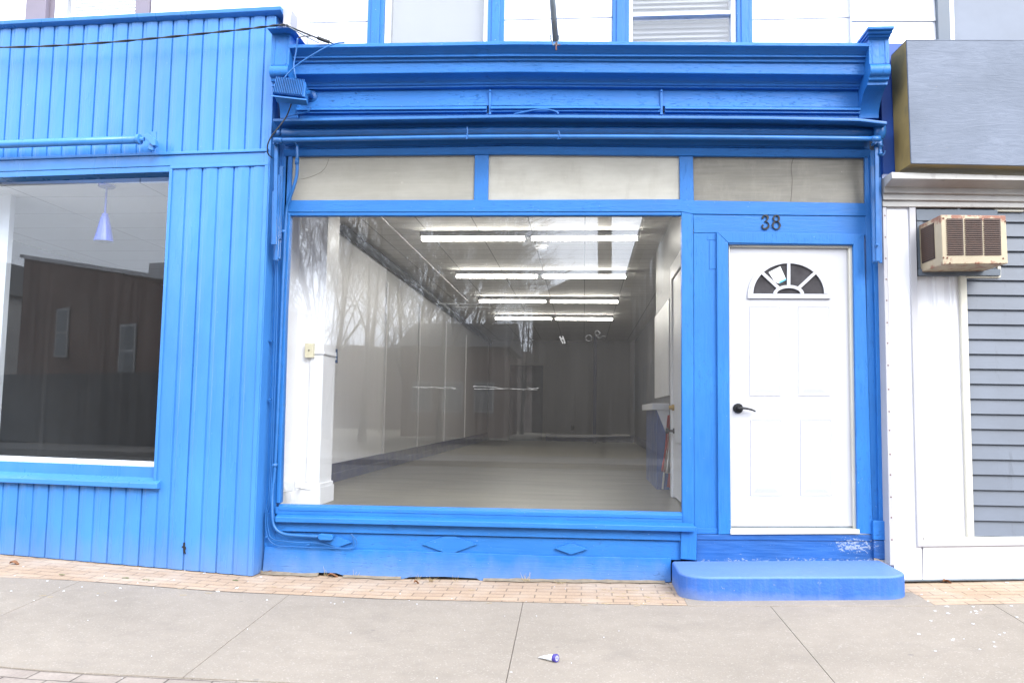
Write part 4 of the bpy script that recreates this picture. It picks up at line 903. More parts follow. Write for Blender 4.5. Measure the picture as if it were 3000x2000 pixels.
# inside the left shop
li = thing('shop_interior', PL.pt(-2.5, -3, .4), 'dim room with pale ceiling tiles behind the left plate window', 'room')
z1 = zb1(-2)-.04; zf2 = .42; yB = 7.0; x0_, x1_ = -6.3, -2.92
b = MB(); b.box(x0_, PL.pt(-3, -.16, 0).y+.02, z1, x1_, yB, z1+.1); b.build('ceiling', M['ceil2'], li)
MB().box(x0_, .12, zf2-.1, x1_, yB, zf2).build('floor', M['floor'], li)
MB().box(x0_-.12, yB-.01, zf2-.12, x1_+.12, yB+.11, z1+.12).build('back_wall', M['charcoal'], li)
MB().box(x1_-.01, .13, zf2-.11, x1_+.08, yB+.05, z1+.11).build('side_wall', M['charcoal'], li)
MB().box(x0_-.1, .13, zf2-.11, x0_+.01, yB+.05, z1+.11).build('far_side_wall', M['greyp'], li)
c_ = at(PL, -60, 900, -.5); MB().box(c_.x-.6, c_.y, zf2, at(PL, 14, 800, -.5).x, c_.y+.06, z1).build('white_column', M['roomwhite'], li)
pc = CAM+ray(313, 545)*((z1-.006-HC)/ray(313, 545).z)
pn = thing('pendant_lamp', (pc.x, pc.y, z1), 'periwinkle blue cone pendant lamp hanging inside the left window', 'pendant lamp')
dpt = (pc-CAM).dot(FW); k = dpt/FPX
MB().lathe((pc.x, pc.y, z1), (0, 0, -1), [(.0, 23*k), (.012, 24*k), (.02, 20*k), (.024, 4*k)], 24).build('ceiling_rose', M['lampblue'], pn)
MB().lathe((pc.x, pc.y, z1-.02), (0, 0, -1), [(0, 3.4*k), (78*k, 3.4*k)], 10).build('stem', M['lampblue'], pn)
MB().lathe((pc.x, pc.y, z1-.02-76*k), (0, 0, -1), [(0, 4*k), (2*k, 9*k), (12*k, 9.5*k), (13*k, 12*k), (60*k, 22*k), (80*k, 26.5*k), (84*k, 27*k), (84*k, 24*k), (60*k, 20*k)], 24).build('shade', M['lampblue'], pn, smooth=False)

# ================================================================== RIGHT SHOP
rg = thing('grey_shop', PR.pt(.4, 0, .15), 'white and grey sided shop with plywood fascia box at the edge', 'building')
rS = lambda x, y, o=0: sof(PR, x, y, o)
sE = 4.2
def rband(name, xl, yl0, yl1, yr0, yr1, of, ob, mk, xr=3000, bev=.003, ext=True):
    a, b_ = at(PR, xl, yl0, of), at(PR, xl, yl1, of); c_, d = at(PR, xr, yr0, of), at(PR, xr, yr1, of)
    if ext: t_ = 1.9; c_ = a+(c_-a)*t_; d = b_+(d-b_)*t_
    return MB().extr([a, c_, d, b_], PR.n*(ob-of)).build(name, M[mk], rg, bevel=bev)
b = MB()
prof = [(504, 516, .20), (523, 529, .205), (525, 531, .19), (546, 552, .09), (547, 553, .075), (565, 571, .07), (567, 573, .05), (585, 590, .055), (587, 592, .035), (605, 608, .04)]
s0, s1_ = rS(2586, 540, .05), sE; sx = rS(3000, 540, .05); vs = []; W = len(prof)+2
for s, t_ in ((s0, 0), (sx, 1), (s1_, (s1_-s0)/(sx-s0))):
    row = []
    for ya, yb, o in prof:
        z_a, z_b = zof(PR, s0, o, ya), zof(PR, sx, o, yb); row.append(PR.pt(s, o, lerp(z_a, z_b, t_)))
    vs += [PR.pt(s, -.1, row[0].z)]+row+[PR.pt(s, -.1, row[-1].z)]
b.add(vs, [tuple(range(W)), tuple(range(3*W-1, 2*W-1, -1))]+[(i*W+k, i*W+(k+1) % W, (i+1)*W+(k+1) % W, (i+1)*W+k) for i in range(2) for k in range(W)]); b.build('shop_cornice', M['gutter'], rg, bevel=.004)
b = MB(); b.px(PR, [(2586, 602), (2597, 602), (2620, 1655), (2608, 1655)], .03, -.1)
es = b.build('edge_strip', M['greyw'], rg, bevel=.002)
for y in (632, 695, 757, 818, 880, 945, 1005, 1070, 1140, 1205, 1260, 1330, 1390, 1455, 1515, 1580): sub('screw', MB().lathe(at(PR, 2591.5+(y-602)*.0217, y, .029), PR.n, [(0, .005), (.003, .005), (.0045, .002)], 8), M['rust'], es)
MB().px(PR, [(2597.5, 603), (2664, 606), (2700, 1592), (2703, 1698), (2620.5, 1700)], .012, -.1).build('white_pilaster', M['sidingw'], rg, bevel=.003)
MB().px(PR, [(2664, 605), (2682.5, 606), (2706, 1583), (2690, 1600), (2688.5, 1599)], .03, -.05).build('trim_board', M['greyw'], rg, bevel=.003)
rband('sill_trim', 2690, 1583, 1601, 1580, 1597, .031, -.05, 'greyw')
rband('base_panel', 2705, 1600, 1697, 1597, 1693, .014, -.1, 'sidingw')
rband('base_strip', 2640, 1697, 1703, 1692, 1698, .018, -.1, 'galv')
b = MB(); zt_ = line_z(PR, (2684, 607), (3000, 612), 0); zb_ = line_z(PR, (2700, 1577), (3000, 1573), 0)
siding_mesh(b, PR, rS(2683, 650), rS(2826, 1200), lambda s: zt_(s), lambda s: zb_(s), -.02, .113, rS(2722, 850), gw=.03, gd=.006); b.build('white_ribbed_panel', M['sidingw'], rg)
b = MB(); b.px(PR, [(2813, 805), (2832, 806), (2855, 1572), (2836, 1575)], .012, -.06); b.px(PR, [(2708, 1574), (3000, 1571), (3000, 1579), (2708, 1582.5)], .011, -.06); b.px(PR, [(2832, 808), (2930, 808), (2930, 814), (2832, 814)], .0125, -.06); b.px(PR, [(2914, 612), (3000, 613), (3000, 620), (2914, 619)], .012, -.06); b.px(PR, [(2923, 780), (2933, 780), (2933, 812), (2923, 812)], .013, -.06)
b.build('cream_trim', M['cream'], rg, bevel=.003)
# clapboards
b = MB(); z = zof(PR, .8, 0, 1571); zT = zof(PR, .8, 0, 611); sA = rS(2836, 1200); pitch_r = .1045; sAt = rS(2822, 700)
zm = zof(PR, .8, 0, 812)
while z < zT:
    z2 = min(z+pitch_r, zT); s0 = sA if z < zm else sAt
    b.extr([PR.pt(s0, .004, z), PR.pt(s0, -.018, z2+.004), PR.pt(s0, -.034, z2+.004), PR.pt(s0, -.034, z)], PR.u*(sE-s0)); z += pitch_r
b.build('clapboard_siding', M['clap'], rg, bevel=.0015)
# panel round the air conditioner
b = MB(); b.px(PR, [(2684, 613), (2923, 615), (2923, 646), (2686, 646)], .02, -.06); b.px(PR, [(2686, 646.5), (2704, 646.5), (2708, 787), (2690, 787)], .012, -.06); b.px(PR, [(2704, 646.5), (2730, 646.5), (2734, 787), (2708, 787)], .004, -.06); b.px(PR, [(2730, 646.5), (2930, 646.5), (2932, 787), (2734, 787)], -.004, -.06); b.px(PR, [(2691, 787.5), (2932, 787.5), (2932, 807), (2692, 807)], .03, -.06)
b.build('grey_panel', M['greyp'], rg, bevel=.002)
# upper storey
b = MB(); o = -.05; z = zof(PR, .3, o, 112)-.48
sA2, sB2 = rS(2496, 60, o), rS(2742, 60, o)
ly = zof(PR, .2, o, 71); pz = zof(PR, .2, o, 3)-ly; z = ly-pz*.86
for i in range(24):
    b.extr([PR.pt(sA2, o, z), PR.pt(sA2, o-.012, z+pz+.004), PR.pt(sA2, o-.04, z+pz+.004), PR.pt(sA2, o-.04, z)], PR.u*(sB2-sA2)); z += pz
b.build('upper_siding', M['sidingw'], rg, bevel=.0015)
MB().pbox(PR, sB2, rS(2778, 60, o), 3.2, 9, o+.03, o-.1).build('corner_board', M['greyp'], rg, bevel=.003)
b = MB(); b.pbox(PR, rS(2778, 60, o), rS(2794, 60, o), 3.2, 7, o+.01, o-.1); b.pbox(PR, rS(2794, 60, o), sE, 6.9, 7, o+.01, o-.1); uw2 = b.build('window', M['frame_aw'], rg, bevel=.003)
sub('pane', MB().pbox(PR, rS(2794, 60, o), sE, 3.3, 6.9, o-.03, o-.04), plain('dusty_upper_glass', (.2, .22, .26), .5, .1, 3, .02, spec=.2), uw2)  # opaque pane: the grey of its reflection put into the colour
MB().pbox(PR, rS(2496, 60, o)+.01, sE, 3.2, 9, -.15, -.25).build('sheathing', M['greyp'], rg)
# plywood fascia box (hangs on the front: its own thing)
sg = thing('fascia_box', at(PR, 2700, 490, .15), 'weathered grey plywood fascia box above the shop cornice', 'sign box')
ff = [at(PR, 2656, 119, .27), at(PR, 3000, 120.5, .27), at(PR, 3000, 485.5, .27), at(PR, 2670, 478.6, .27)]
ff[1] = ff[0]+(ff[1]-ff[0])*2; ff[2] = ff[3]+(ff[2]-ff[3])*2
MB().extr(ff, PR.n*-.016).build('front_board', M['ply'], sg, bevel=.003)
b = MB(); t0, t1 = ff[0]-PR.n*.017, ff[3]-PR.n*.017; b.extr([t0, t1, t1-PR.n*.24, t0-PR.n*.24], PR.u*.02); b.build('end_board', M['plyedge'], sg)
b = MB(); u0_ = ff[3]-PR.n*.017+PR.u*.021+Vector((0, 0, .002)); u1_ = ff[2]-PR.n*.017+Vector((0, 0, .002)); b.extr([u0_, u1_, u1_-PR.n*.24, u0_-PR.n*.24], (0, 0, .018)); b.build('bottom_board', M['plyedge'], sg)
b = MB(); b.extr([ff[0]+Vector((0, 0, .001)), ff[1]+Vector((0, 0, .001)), ff[1]+Vector((0, 0, .001))-PR.n*.25, ff[0]+Vector((0, 0, .001))-PR.n*.25], (0, 0, .006)); b.build('top_board', M['ply'], sg)
# air conditioner
ac = thing('air_conditioner', at(PR, 2850, 790, .1), 'rusty cream window air conditioner sticking out of the grey panel', 'air conditioner')
q = [(2756, 629), (2947, 631), (2954, 772), (2762, 774)]; OF = .33
cs = MB().px(PR, q, OF, -.02).build('case', M['acm'], ac, bevel=.006)
for x0, x1 in ((2775, 2822), (2829, 2878), (2884, 2932)):
    g = MB(); dx = lambda y: (y-700)*.03
    g.px(PR, [(x0-1, 640), (x1-1, 640.5), (x1+2, 748), (x0+2, 749)], OF+.001, OF-.003); gg = g.build('grille', M['acd'], ac)
    f_ = MB()
    for i in range(17):
        y = 643+i*6.3; sh = (y-694)*.03; f_.px(PR, [(x0-1+sh, y), (x1-1+sh, y), (x1-1+sh, y+2.2), (x0-1+sh, y+2.2)], OF+.007, OF)
    sub('fin', f_, plain('rust_brown_fin', (.09, .05, .035), .6, .3, 30, .2) if 'finm' not in M else M['finm'], gg)
    M['finm'] = f_ and gg.children[0].data.materials[0]
a, b_ = at(PR, 2756, 629, OF), at(PR, 2762, 774, OF); sd_ = MB()
h = lambda t_, d, e=0: a.lerp(b_, t_)-PR.n*d-PR.u*e
sd_.extr([h(.1, .1, .004), h(.83, .1, .004), h(.83, .29, .004), h(.1, .29, .004)], PR.u*.006); sg_ = sd_.build('side_grille', M['acd'], ac)
f_ = MB()
for i in range(18): t_ = .12+i*.039; f_.extr([h(t_, .105, .008), h(t_+.015, .105, .008), h(t_+.015, .285, .008), h(t_, .285, .008)], PR.u*.006)
sub('fin', f_, M['finm'], sg_)
for x, y in ((2764, 755), (2775, 756), (2939, 757), (2783, 771), (2858, 772), (2930, 772), (2764, 640), (2945, 649)): MB().lathe(at(PR, x, y, OF), PR.n, [(0, .006), (.004, .005)], 8).build('screw', M['rust'], ac)

# ================================================================== INSIDE NO. 38
ri = thing('shop_interior', (-.6, 8, .47), 'long empty shop room with white walls, grey floor and strip lights', 'room')
ZF, ZC, XL, XR, YB = .47, 3.30, -2.70, 1.42, 17.2
MB().box(XL-.1, .07, ZF-.1, XR+.1, YB, ZF).build('floor', M['floor'], ri)
MB().box(XL-.1, .07, ZC, XR+.9, YB, ZC+.1).build('ceiling', M['ceil'], ri)
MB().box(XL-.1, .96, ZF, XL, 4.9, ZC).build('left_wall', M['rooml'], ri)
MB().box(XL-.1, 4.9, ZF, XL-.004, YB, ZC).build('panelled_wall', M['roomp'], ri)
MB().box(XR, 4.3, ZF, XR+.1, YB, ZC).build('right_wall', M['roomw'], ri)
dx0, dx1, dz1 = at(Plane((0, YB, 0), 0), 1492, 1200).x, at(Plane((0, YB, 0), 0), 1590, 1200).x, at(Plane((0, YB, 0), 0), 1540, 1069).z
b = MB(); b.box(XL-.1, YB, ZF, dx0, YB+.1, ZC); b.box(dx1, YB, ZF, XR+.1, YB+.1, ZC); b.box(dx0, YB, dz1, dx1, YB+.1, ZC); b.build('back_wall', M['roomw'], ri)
b = MB(); b.box(dx0-.3, YB+1.6, ZF-.1, dx1+.3, YB+1.7, ZC); b.box(dx0-.4, YB+.1, ZF-.1, dx0-.3, YB+1.7, ZC); b.box(dx1+.3, YB+.1, ZF-.1, dx1+.4, YB+1.7, ZC); b.box(dx0-.4, YB+.101, ZC, dx1+.4, YB+1.7, ZC+.1); b.box(dx0-.4, YB+.001, ZF-.1, dx1+.4, YB+1.7, ZF-.001); b.build('passage_lining', M['greyp'], ri)
b = MB(); t_ = .09
b.box(dx0-t_, YB-.025, ZF, dx0, YB-.001, dz1+t_); b.box(dx1, YB-.025, ZF, dx1+t_, YB-.001, dz1+t_); b.box(dx0, YB-.025, dz1, dx1, YB-.001, dz1+t_); b.build('doorway_trim', M['roomw'], ri)
PB = Plane((0, YB, 0), 0)
px_ = at(PB, 1736, 1200).x; MB().box(px_, YB-1.2, ZF, px_+.09, YB-1.1, ZC).build('pillar', M['skirt'], ri)
b = MB(); b.box(XL, .97, ZF, XL+.02, YB-.03, ZF+.2); b.box(XL, .97, ZF, XL+.035, YB-.03, ZF+.1); b.box(dx1+t_, YB-.03, ZF, XR-.0, YB-.001, ZF+.2); b.box(XR-.02, 4.5, ZF, XR-.001, YB-.03, ZF+.2); b.build('skirting', M['skirt'], ri, bevel=.005)
b = MB()
for y in (4.9, 7.2, 9.8, 12.6): b.box(XL+.001, y, ZF+.2, XL+.02, y+.07, ZC-.3)
b.build('panel_batten', M['rooml'], ri)
# dark tube added for the shadow joint along the top of the left wall
b = MB(); b.tube([(XL+.06, 2.6, ZC-.08), (XL+.06, YB-.05, ZC-.08)], .05, 12); b.build('heating_pipe', M['greyp'], ri, smooth=True)
b = MB(); b.tube([(XL+.55, 1.2, ZC-.015), (XL+.55, 9, ZC-.015)], .008, 6); b.build('surface_wire', M['roomwhite'], ri)
# display side wall and pier at the left of the window
b = MB(); b.box(-2.5, .075, ZF-.02, -2.4, .62, ZC); b.build('display_side_wall', M['roomwhite'], ri)
pf = Plane((0, .62, 0), 0); pxr = -2.165
MB().box(-2.71, .62, ZF-.02, pxr, .955, ZC).build('pier', M['roomwhite'], ri, bevel=.004)
b = MB(); b.box(-2.39, .09, ZF, -2.385, .6, ZF+.16); b.box(-2.6, .60, ZF, pxr+.02, .975, ZF+.14); b.box(-2.6, .607, ZF+.14, pxr+.012, .968, ZF+.17); b.build('pier_base', M['roomwhite'], ri, bevel=.008)
b = MB(); zz = at(pf, 905, 1033).z; xx = at(pf, 913, 1033).x
b.box(xx-.006, .606, ZF+.18, xx+.012, .621, zz); b.box(xx, .608, zz-.012, pxr+.012, .622, zz+.012); b.box(pxr, .61, zz-.012, pxr+.012, .94, zz+.012); b.build('cable_trunking', M['roomwhite'], ri, bevel=.003)
jb = thing('junction_box', at(pf, 905, 1040, .02), 'ivory square switch box on the white pier behind the glass', 'switch box')
q = MB().px(pf, [(893, 1005), (918, 1005), (917, 1047), (892, 1047)], .045, .002).build('box', M['ivory'], jb, bevel=.004)
MB().lathe(at(pf, 905, 1026, .045), pf.n, [(0, .006), (.006, .005)], 10).build('switch_knob', M['dark'], jb)
pxp = Plane((0, 1.1, 0), 0); oc = at(pxp, 981, 1042)
ol = thing('wall_outlet', (XL+.3, 1.1, oc.z), 'navy outlet plate with two white sockets beside the white pier', 'outlet')
MB().px(pxp, [(977, 1021), (987, 1022), (987, 1063), (977, 1063)], .03, .0).build('plate', M['navy_pl'], ol, bevel=.003)
for y in (1035, 1051): MB().lathe(at(pxp, 983, y, .03), pxp.n, [(0, .009), (.004, .008)], 10).build('socket', M['roomwhite'], ol)
MB().box(oc.x-.6, 1.1, oc.z-.02, oc.x-.02, 1.13, oc.z+.02).build('bracket', M['roomwhite'], ol)
lo = thing('socket_box', at(pf, 850, 1425, .3), 'small white socket box low beside the window jamb with its lead', 'outlet')
pq = Plane((0, .35, 0), 0)
MB().px(pq, [(832, 1412), (860, 1410), (860, 1437), (834, 1441)], .03, -.02).build('box', M['roomwhite'], lo, bevel=.004)
MB().tube(pxpath(pq, [(822, 1442), (834, 1438), (838, 1432)], .04), .006, 6).build('lead', M['roomwhite'], lo)
MB().tube([at(pq, 858, 1430, .02), at(pf, 880, 1428, .03), at(pf, 910, 1433, .02)], .006, 6).build('lead', M['roomwhite'], lo)
# vestibule wall on the right with door, wainscot and cap
XV = .90
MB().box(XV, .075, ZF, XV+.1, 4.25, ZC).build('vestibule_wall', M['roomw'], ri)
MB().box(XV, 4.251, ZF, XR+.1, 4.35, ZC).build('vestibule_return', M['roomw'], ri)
idr = MB(); idr.box(XV-.045, .75, ZF+.02, XV-.001, 1.95, 2.55); idoor = idr.build('inner_door', M['roomwhite'], ri, bevel=.004)
b = MB(); b.box(XV-.055, .95, 1.0, XV-.04, 1.7, 2.3); sub('door_panel', b, M['roomwhite'], idoor, bevel=.006)
b = MB(); b.box(XV-.06, 1.95, ZF, XV, 2.06, 2.7); b.box(XV-.06, .64, ZF, XV, .75, 2.7); b.box(XV-.06, .75, 2.56, XV, 1.95, 2.7); b.build('inner_door_casing', M['roomwhite'], ri, bevel=.005)
b = MB(); b.lathe((XV-.045, 1.85, 1.32), (-1, 0, 0), [(0, .03), (.02, .03), (.025, .02), (.05, .018)], 14); sub('inner_lock', b, M['brass'], idoor)
b = MB(); b.lathe((XV-.045, 1.85, 1.10), (-1, 0, 0), [(0, .026), (.01, .026), (.015, .012), (.05, .012), (.055, .028), (.08, .024)], 14); sub('inner_knob', b, M['black'], idoor)
b = MB(); b.box(XV-.03, 2.5, 1.45, XV-.001, 4.2, 2.45); b.build('white_wall_board', M['roomwhite'], ri, bevel=.004)
ct = thing('counter', (XV-.1, 3, ZF), 'narrow navy counter front with white top along the inner right wall', 'counter')
MB().box(XV-.13, 2.75, ZF+.001, XV-.002, 4.2, 1.3).build('counter_front', M['cblue'], ct, bevel=.004)
MB().box(XV-.18, 2.7, 1.3, XV-.002, 4.24, 1.37).build('counter_top', M['roomwhite'], ct, bevel=.006)
b = MB(); b.extr([(XV-.13, 2.74, 1.3), (XV-.002, 2.74, 1.3), (XV-.002, 2.74, .98)], (0, .015, 0)); b.build('support_gusset', M['roomwhite'], ct)
# flag leaning by the inner door: staff and drooping red and white cloth
PF = Plane((0, 2.35, 0), 0)
fg = thing('flag', fat(1948, 1430, ZF), 'rolled red and white striped flag leaning beside the inner door', 'flag')
MB().tube([at(PF, 1941, 1432, .02), at(PF, 1960, 1230, .0)], .01, 8).build('staff', M['clothw'], fg, smooth=True)
def fold(pts0, pts1, mk, nm):
    b = MB(); vs = []; n = len(pts0)
    for i in range(n):
        for j in range(5):
            t_ = j/4; p = at(PF, lerp(pts0[i][0], pts1[i][0], t_), lerp(pts0[i][1], pts1[i][1], t_), .03+.02*math.sin(t_*9+i)); vs.append(p)
    nn = len(vs); vs += [v+Vector((0, .012, 0)) for v in vs]
    f = [(i*5+j, i*5+j+1, (i+1)*5+j+1, (i+1)*5+j) for i in range(n-1) for j in range(4)]; f += [tuple(q+nn for q in reversed(t_)) for t_ in f]
    for i in range(n-1): f += [(i*5, (i+1)*5, (i+1)*5+nn, i*5+nn), (i*5+4, i*5+4+nn, (i+1)*5+4+nn, (i+1)*5+4)]
    f += [tuple(list(range(5))+[q+nn for q in range(4, -1, -1)]), tuple([(n-1)*5+q for q in range(5)]+[(n-1)*5+q+nn for q in range(4, -1, -1)])]
    b.add(vs, f); return b.build(nm, M[mk], fg, smooth=True)
fold([(1956, 1216), (1954, 1235), (1952, 1262), (1948, 1310), (1942, 1350), (1937, 1378)], [(1963, 1214), (1963, 1240), (1961, 1270), (1957, 1320), (1951, 1355), (1946, 1384)], 'red', 'red_stripe')
fold([(1957, 1262), (1953, 1310), (1948, 1352), (1946, 1384)], [(1963, 1262), (1963, 1310), (1963, 1352), (1961, 1386)], 'clothw', 'white_stripe')
fold([(1958, 1386), (1956, 1410), (1954, 1425)], [(1964, 1386), (1966, 1410), (1966, 1430)], 'red', 'red_tail')
# fluorescent strip lights
def strip_light(y):
    root = thing('strip_light', (-.64, y, ZC), '', 'ceiling light', 'strip lights down the shop ceiling')
    MB().box(-.64-1.25, y-.04, ZC-.055, -.64+1.25, y+.04, ZC-.001).build('housing', M['roomw'], root, bevel=.006)
    b = MB()
    for xx in (-1.245, -.04, .02, 1.225): b.box(-.64+xx, y-.05, ZC-.1, -.64+xx+.02, y+.05, ZC-.055)
    b.build('lamp_holder', M['roomwhite'], root)
    for xa, xb in ((-1.225, -.045), (.045, 1.225)): MB().tube([(-.64+xa, y, ZC-.085), (-.64+xb, y, ZC-.085)], .019, 12).build('tube', M['tube'], root, smooth=True)
    return root
sl0 = strip_light(3.15)
names = ['front strip light, largest of the bright ceiling rows behind the glass', 'second bright strip light row back from the shop window', 'third bright strip light row, above the tape marks', 'rearmost and smallest strip light row in the shop']
sl0['label'] = names[0]
for y, nm in ((5.76, names[1]), (8.45, names[2]), (11.15, names[3])):
    c_ = sl0.copy(); COL.objects.link(c_); c_.location.y = y; c_['label'] = nm
    for ch in sl0.children:
        d = ch.copy(); COL.objects.link(d); d.parent = c_
sm = thing('smoke_detector', (-.5, 3.9, ZC), 'round white smoke detector just behind the front strip light', 'smoke detector')
b = MB(); b.lathe((-.53, 3.95, ZC), (0, 0, -1), [(0, .09), (.02, .09), (.025, .075)], 20); b.build('base', M['roomwhite'], sm); MB().lathe((-.53, 3.95, ZC-.025), (0, 0, -1), [(0, .07), (.02, .07), (.035, .045)], 20).build('sensor', M['roomwhite'], sm)
ob_ = thing('wall_outlet', at(PB, 1678, 1253), 'black outlet on the far back wall above the skirting', 'outlet')
MB().px(PB, [(1673, 1246), (1682, 1246), (1682, 1260), (1673, 1260)], .01, .0).build('plate', M['dark'], ob_)
# tape residue on the glass
def tape(pts, mkn, label, wd=1.6):
    b = MB()
    for seg in pts:
        ww = [wd*random.uniform(.3, 1.0) for _ in seg]; ribbon(b, seg, ww, P38, -.0285, -.0299)
    return tag(b.build('tape_residue', M['tape']), label, 'tape residue')
def jag(x0, y0, x1, y1, n, a): return [(lerp(x0, x1, i/n), lerp(y0, y1, i/n)+random.uniform(-a, a)) for i in range(n+1)]
tape([jag(1265, 889, 1590, 893, 26, 1.0), jag(1330, 899, 1560, 902, 20, 1.0)]+[jag(x, 890, x-6, 901, 2, .4) for x in (1345, 1400, 1418, 1460, 1475, 1510, 1540)], 'tape', 'broken double line of torn white tape high on the shop window', 1.1)
tape([jag(1212, 1133, 1335, 1137, 16, 1.5), jag(1250, 1134, 1330, 1136, 9, 2), jag(1386, 1131, 1420, 1132, 4, .8), jag(1390, 1138, 1575, 1140, 18, 1.2), jag(1420, 1133, 1500, 1138, 10, 2), jag(1545, 1136, 1578, 1136, 5, 3)], 'tape', 'long smear of torn white tape across the middle of the shop window', 2.0)
tape([[(1640, 985), (1644, 996), (1650, 1006)], [(1648, 984), (1652, 995), (1655, 1006)], [(1644, 990), (1649, 994)]], 'tape', 'short thick white tape scrap in the middle of the shop window', 5)
tape([[(1725+9*math.cos(i), 990+9*math.sin(i)) for i in [k*.5 for k in range(14)]], jag(1750, 968, 1760, 974, 4, 1.5), jag(1745, 985, 1775, 988, 6, 4), [(1750+7*math.cos(i), 975+7*math.sin(i)) for i in [k*.5 for k in range(12)]]], 'tape', 'scribbled sticker remains right of the tape scrap on the glass', 1.0)
nt_ = tag(MB().px(P38, [(2252, 797.5), (2286, 780), (2303, 818), (2283, 830), (2270, 826)], -.0245, -.0255).build('paper_note', M['paper']), 'tilted white paper stuck in the fanlight of the white door', 'note')
sub('printed_corner', MB().px(P38, [(2283, 824), (2303, 816), (2303.5, 820), (2283, 830)], -.0235, -.0244), M['cyan'], nt_)

# ================================================================== SMALL STUFF ON THE PAVEMENT
tb = thing('squeezed_tube', gat(1610, 1936), 'small white squeezed tube with violet cap lying on the concrete', 'tube')
g0 = gat(1628, 1938); ta, tb_ = gat(1584, 1926), gat(1618, 1936); cz = .019
p0 = g0+Vector((0, 0, cz)); tip = ta+Vector((0, 0, .006)); axd = (p0-tip).normalized(); L = (p0-tip).length
b = MB(); n = 16; rings = []
b2 = []
for i in range(6):
    t_ = i/5; cpt = tip.lerp(p0-axd*.012, t_); sx_, sz_ = lerp(.020, .019, t_), lerp(.0015, .018, t_**.8)
    side = axd.cross(Vector((0, 0, 1))).normalized(); upv = side.cross(axd)
    b2.append([cpt+side*sx_*math.cos(2*math.pi*k/n)+upv*sz_*math.sin(2*math.pi*k/n) for k in range(n)])
b.add(sum(b2, []), [(i*n+k, i*n+(k+1) % n, (i+1)*n+(k+1) % n, (i+1)*n+k) for i in range(5) for k in range(n)]+[tuple(range(n)), tuple(range(6*n-1, 5*n-1, -1))]); b.build('tube_body', M['paper'], tb, smooth=True)
cp = MB().lathe(p0-axd*.011, axd, [(0, .0195), (.016, .0205), (.0185, .018)], 20).build('cap', M['violet'], tb)
b = MB(); cc = p0+axd*.0078
for i in range(16):
    a = 2*math.pi*i/16
    for rr in ((.009, .0125),): q1 = cc+(side*math.cos(a)+upv*math.sin(a))*rr[0]; q2 = cc+(side*math.cos(a)+upv*math.sin(a))*rr[1]; b.tube([q1, q2], .0012, 4)
b.tube([cc+(side*math.cos(2*math.pi*i/16)+upv*math.sin(2*math.pi*i/16))*.006 for i in range(17)], .001, 4); sub('cap_mark', b, M['paper'], cp)
def weed(px, py, label, n, h, sp):
    p = gat(px, py); r_ = thing('dry_weed', p, label, 'weed', 'dry weeds along the wall foot'); b = MB()
    for i in range(n):
        a = random.uniform(0, 6.28); e = random.uniform(.3, 1)*sp; q = p+Vector((random.uniform(-.02, .02), random.uniform(-.01, .01), 0))
        b.tube([q, q+Vector((math.cos(a)*e*.5, -abs(math.sin(a))*e*.4, h*.55*random.uniform(.5, 1))), q+Vector((math.cos(a)*e, -abs(math.sin(a))*e, h*random.uniform(.5, 1)))], [.0016, .0012, .0006], 4)
    o = b.build('stems', M['straw'], r_); return r_
weed(1543, 1703, 'taller dry weed standing at the board foot, left of the step', 9, .075, .05)
weed(955, 1686, 'single dry stalk at the board foot near the leaf', 3, .07, .02)
weed(1042, 1690, 'dry stalk between the curled leaf and the dark gap', 3, .06, .02)
weed(1265, 1702, 'straggling dry grass under the large diamond ornament', 14, .045, .09)
weed(1222, 1698, 'thin dry blades at the left end of the dark gap', 4, .05, .03)
weed(1335, 1702, 'tiny dry stalk right of the dark gap', 3, .05, .02)
weed(785, 1676, 'flattened straw tuft in the corner by the left shop', 26, .03, .11)
weed(1640, 1708, 'sparse dry rootlets under the small diamond ornament', 8, .02, .07)
def leaf(px, py, L, mk, label, rot):
    p = gat(px, py); b = MB(); n = 7; vs = []
    for i in range(n):
        t_ = i/(n-1); wd = L*.35*math.sin(math.pi*t_)+.001
        for s_ in (-1, 0, 1): vs.append(p+Vector((math.cos(rot)*(t_-.5)*L-math.sin(rot)*s_*wd, math.sin(rot)*(t_-.5)*L+math.cos(rot)*s_*wd, .004+.012*abs(s_)+.01*math.sin(t_*5))))
    nn = len(vs); vs += [v-Vector((0, 0, .0015)) for v in vs]
    f = [(i*3+j, i*3+j+1, i*3+j+4, i*3+j+3) for i in range(n-1) for j in range(2)]; f += [tuple(q+nn for q in reversed(t_)) for t_ in f]
    for i in range(n-1): f += [(i*3, i*3+3, i*3+3+nn, i*3+nn), (i*3+2, i*3+2+nn, i*3+5+nn, i*3+5)]
    b.add(vs, f); return tag(b.build('dead_leaf', M[mk]), label, 'leaf', 'dead leaves on the paving')
leaf(42, 1652, .07, 'leaf', 'brown dead leaf by the left siding at the photo edge', .1)
leaf(975, 1688, .075, 'leaf', 'curled brown leaf under the blue base board', .15)
leaf(795, 1678, .06, 'leaf', 'brown leaf in the corner straw', .8)
leaf(2775, 1706, .06, 'leaf', 'dark leaf against the white base panel', .1)
leaf(1220, 1708, .04, 'leaf', 'tiny dead leaf below the large diamond', .6)
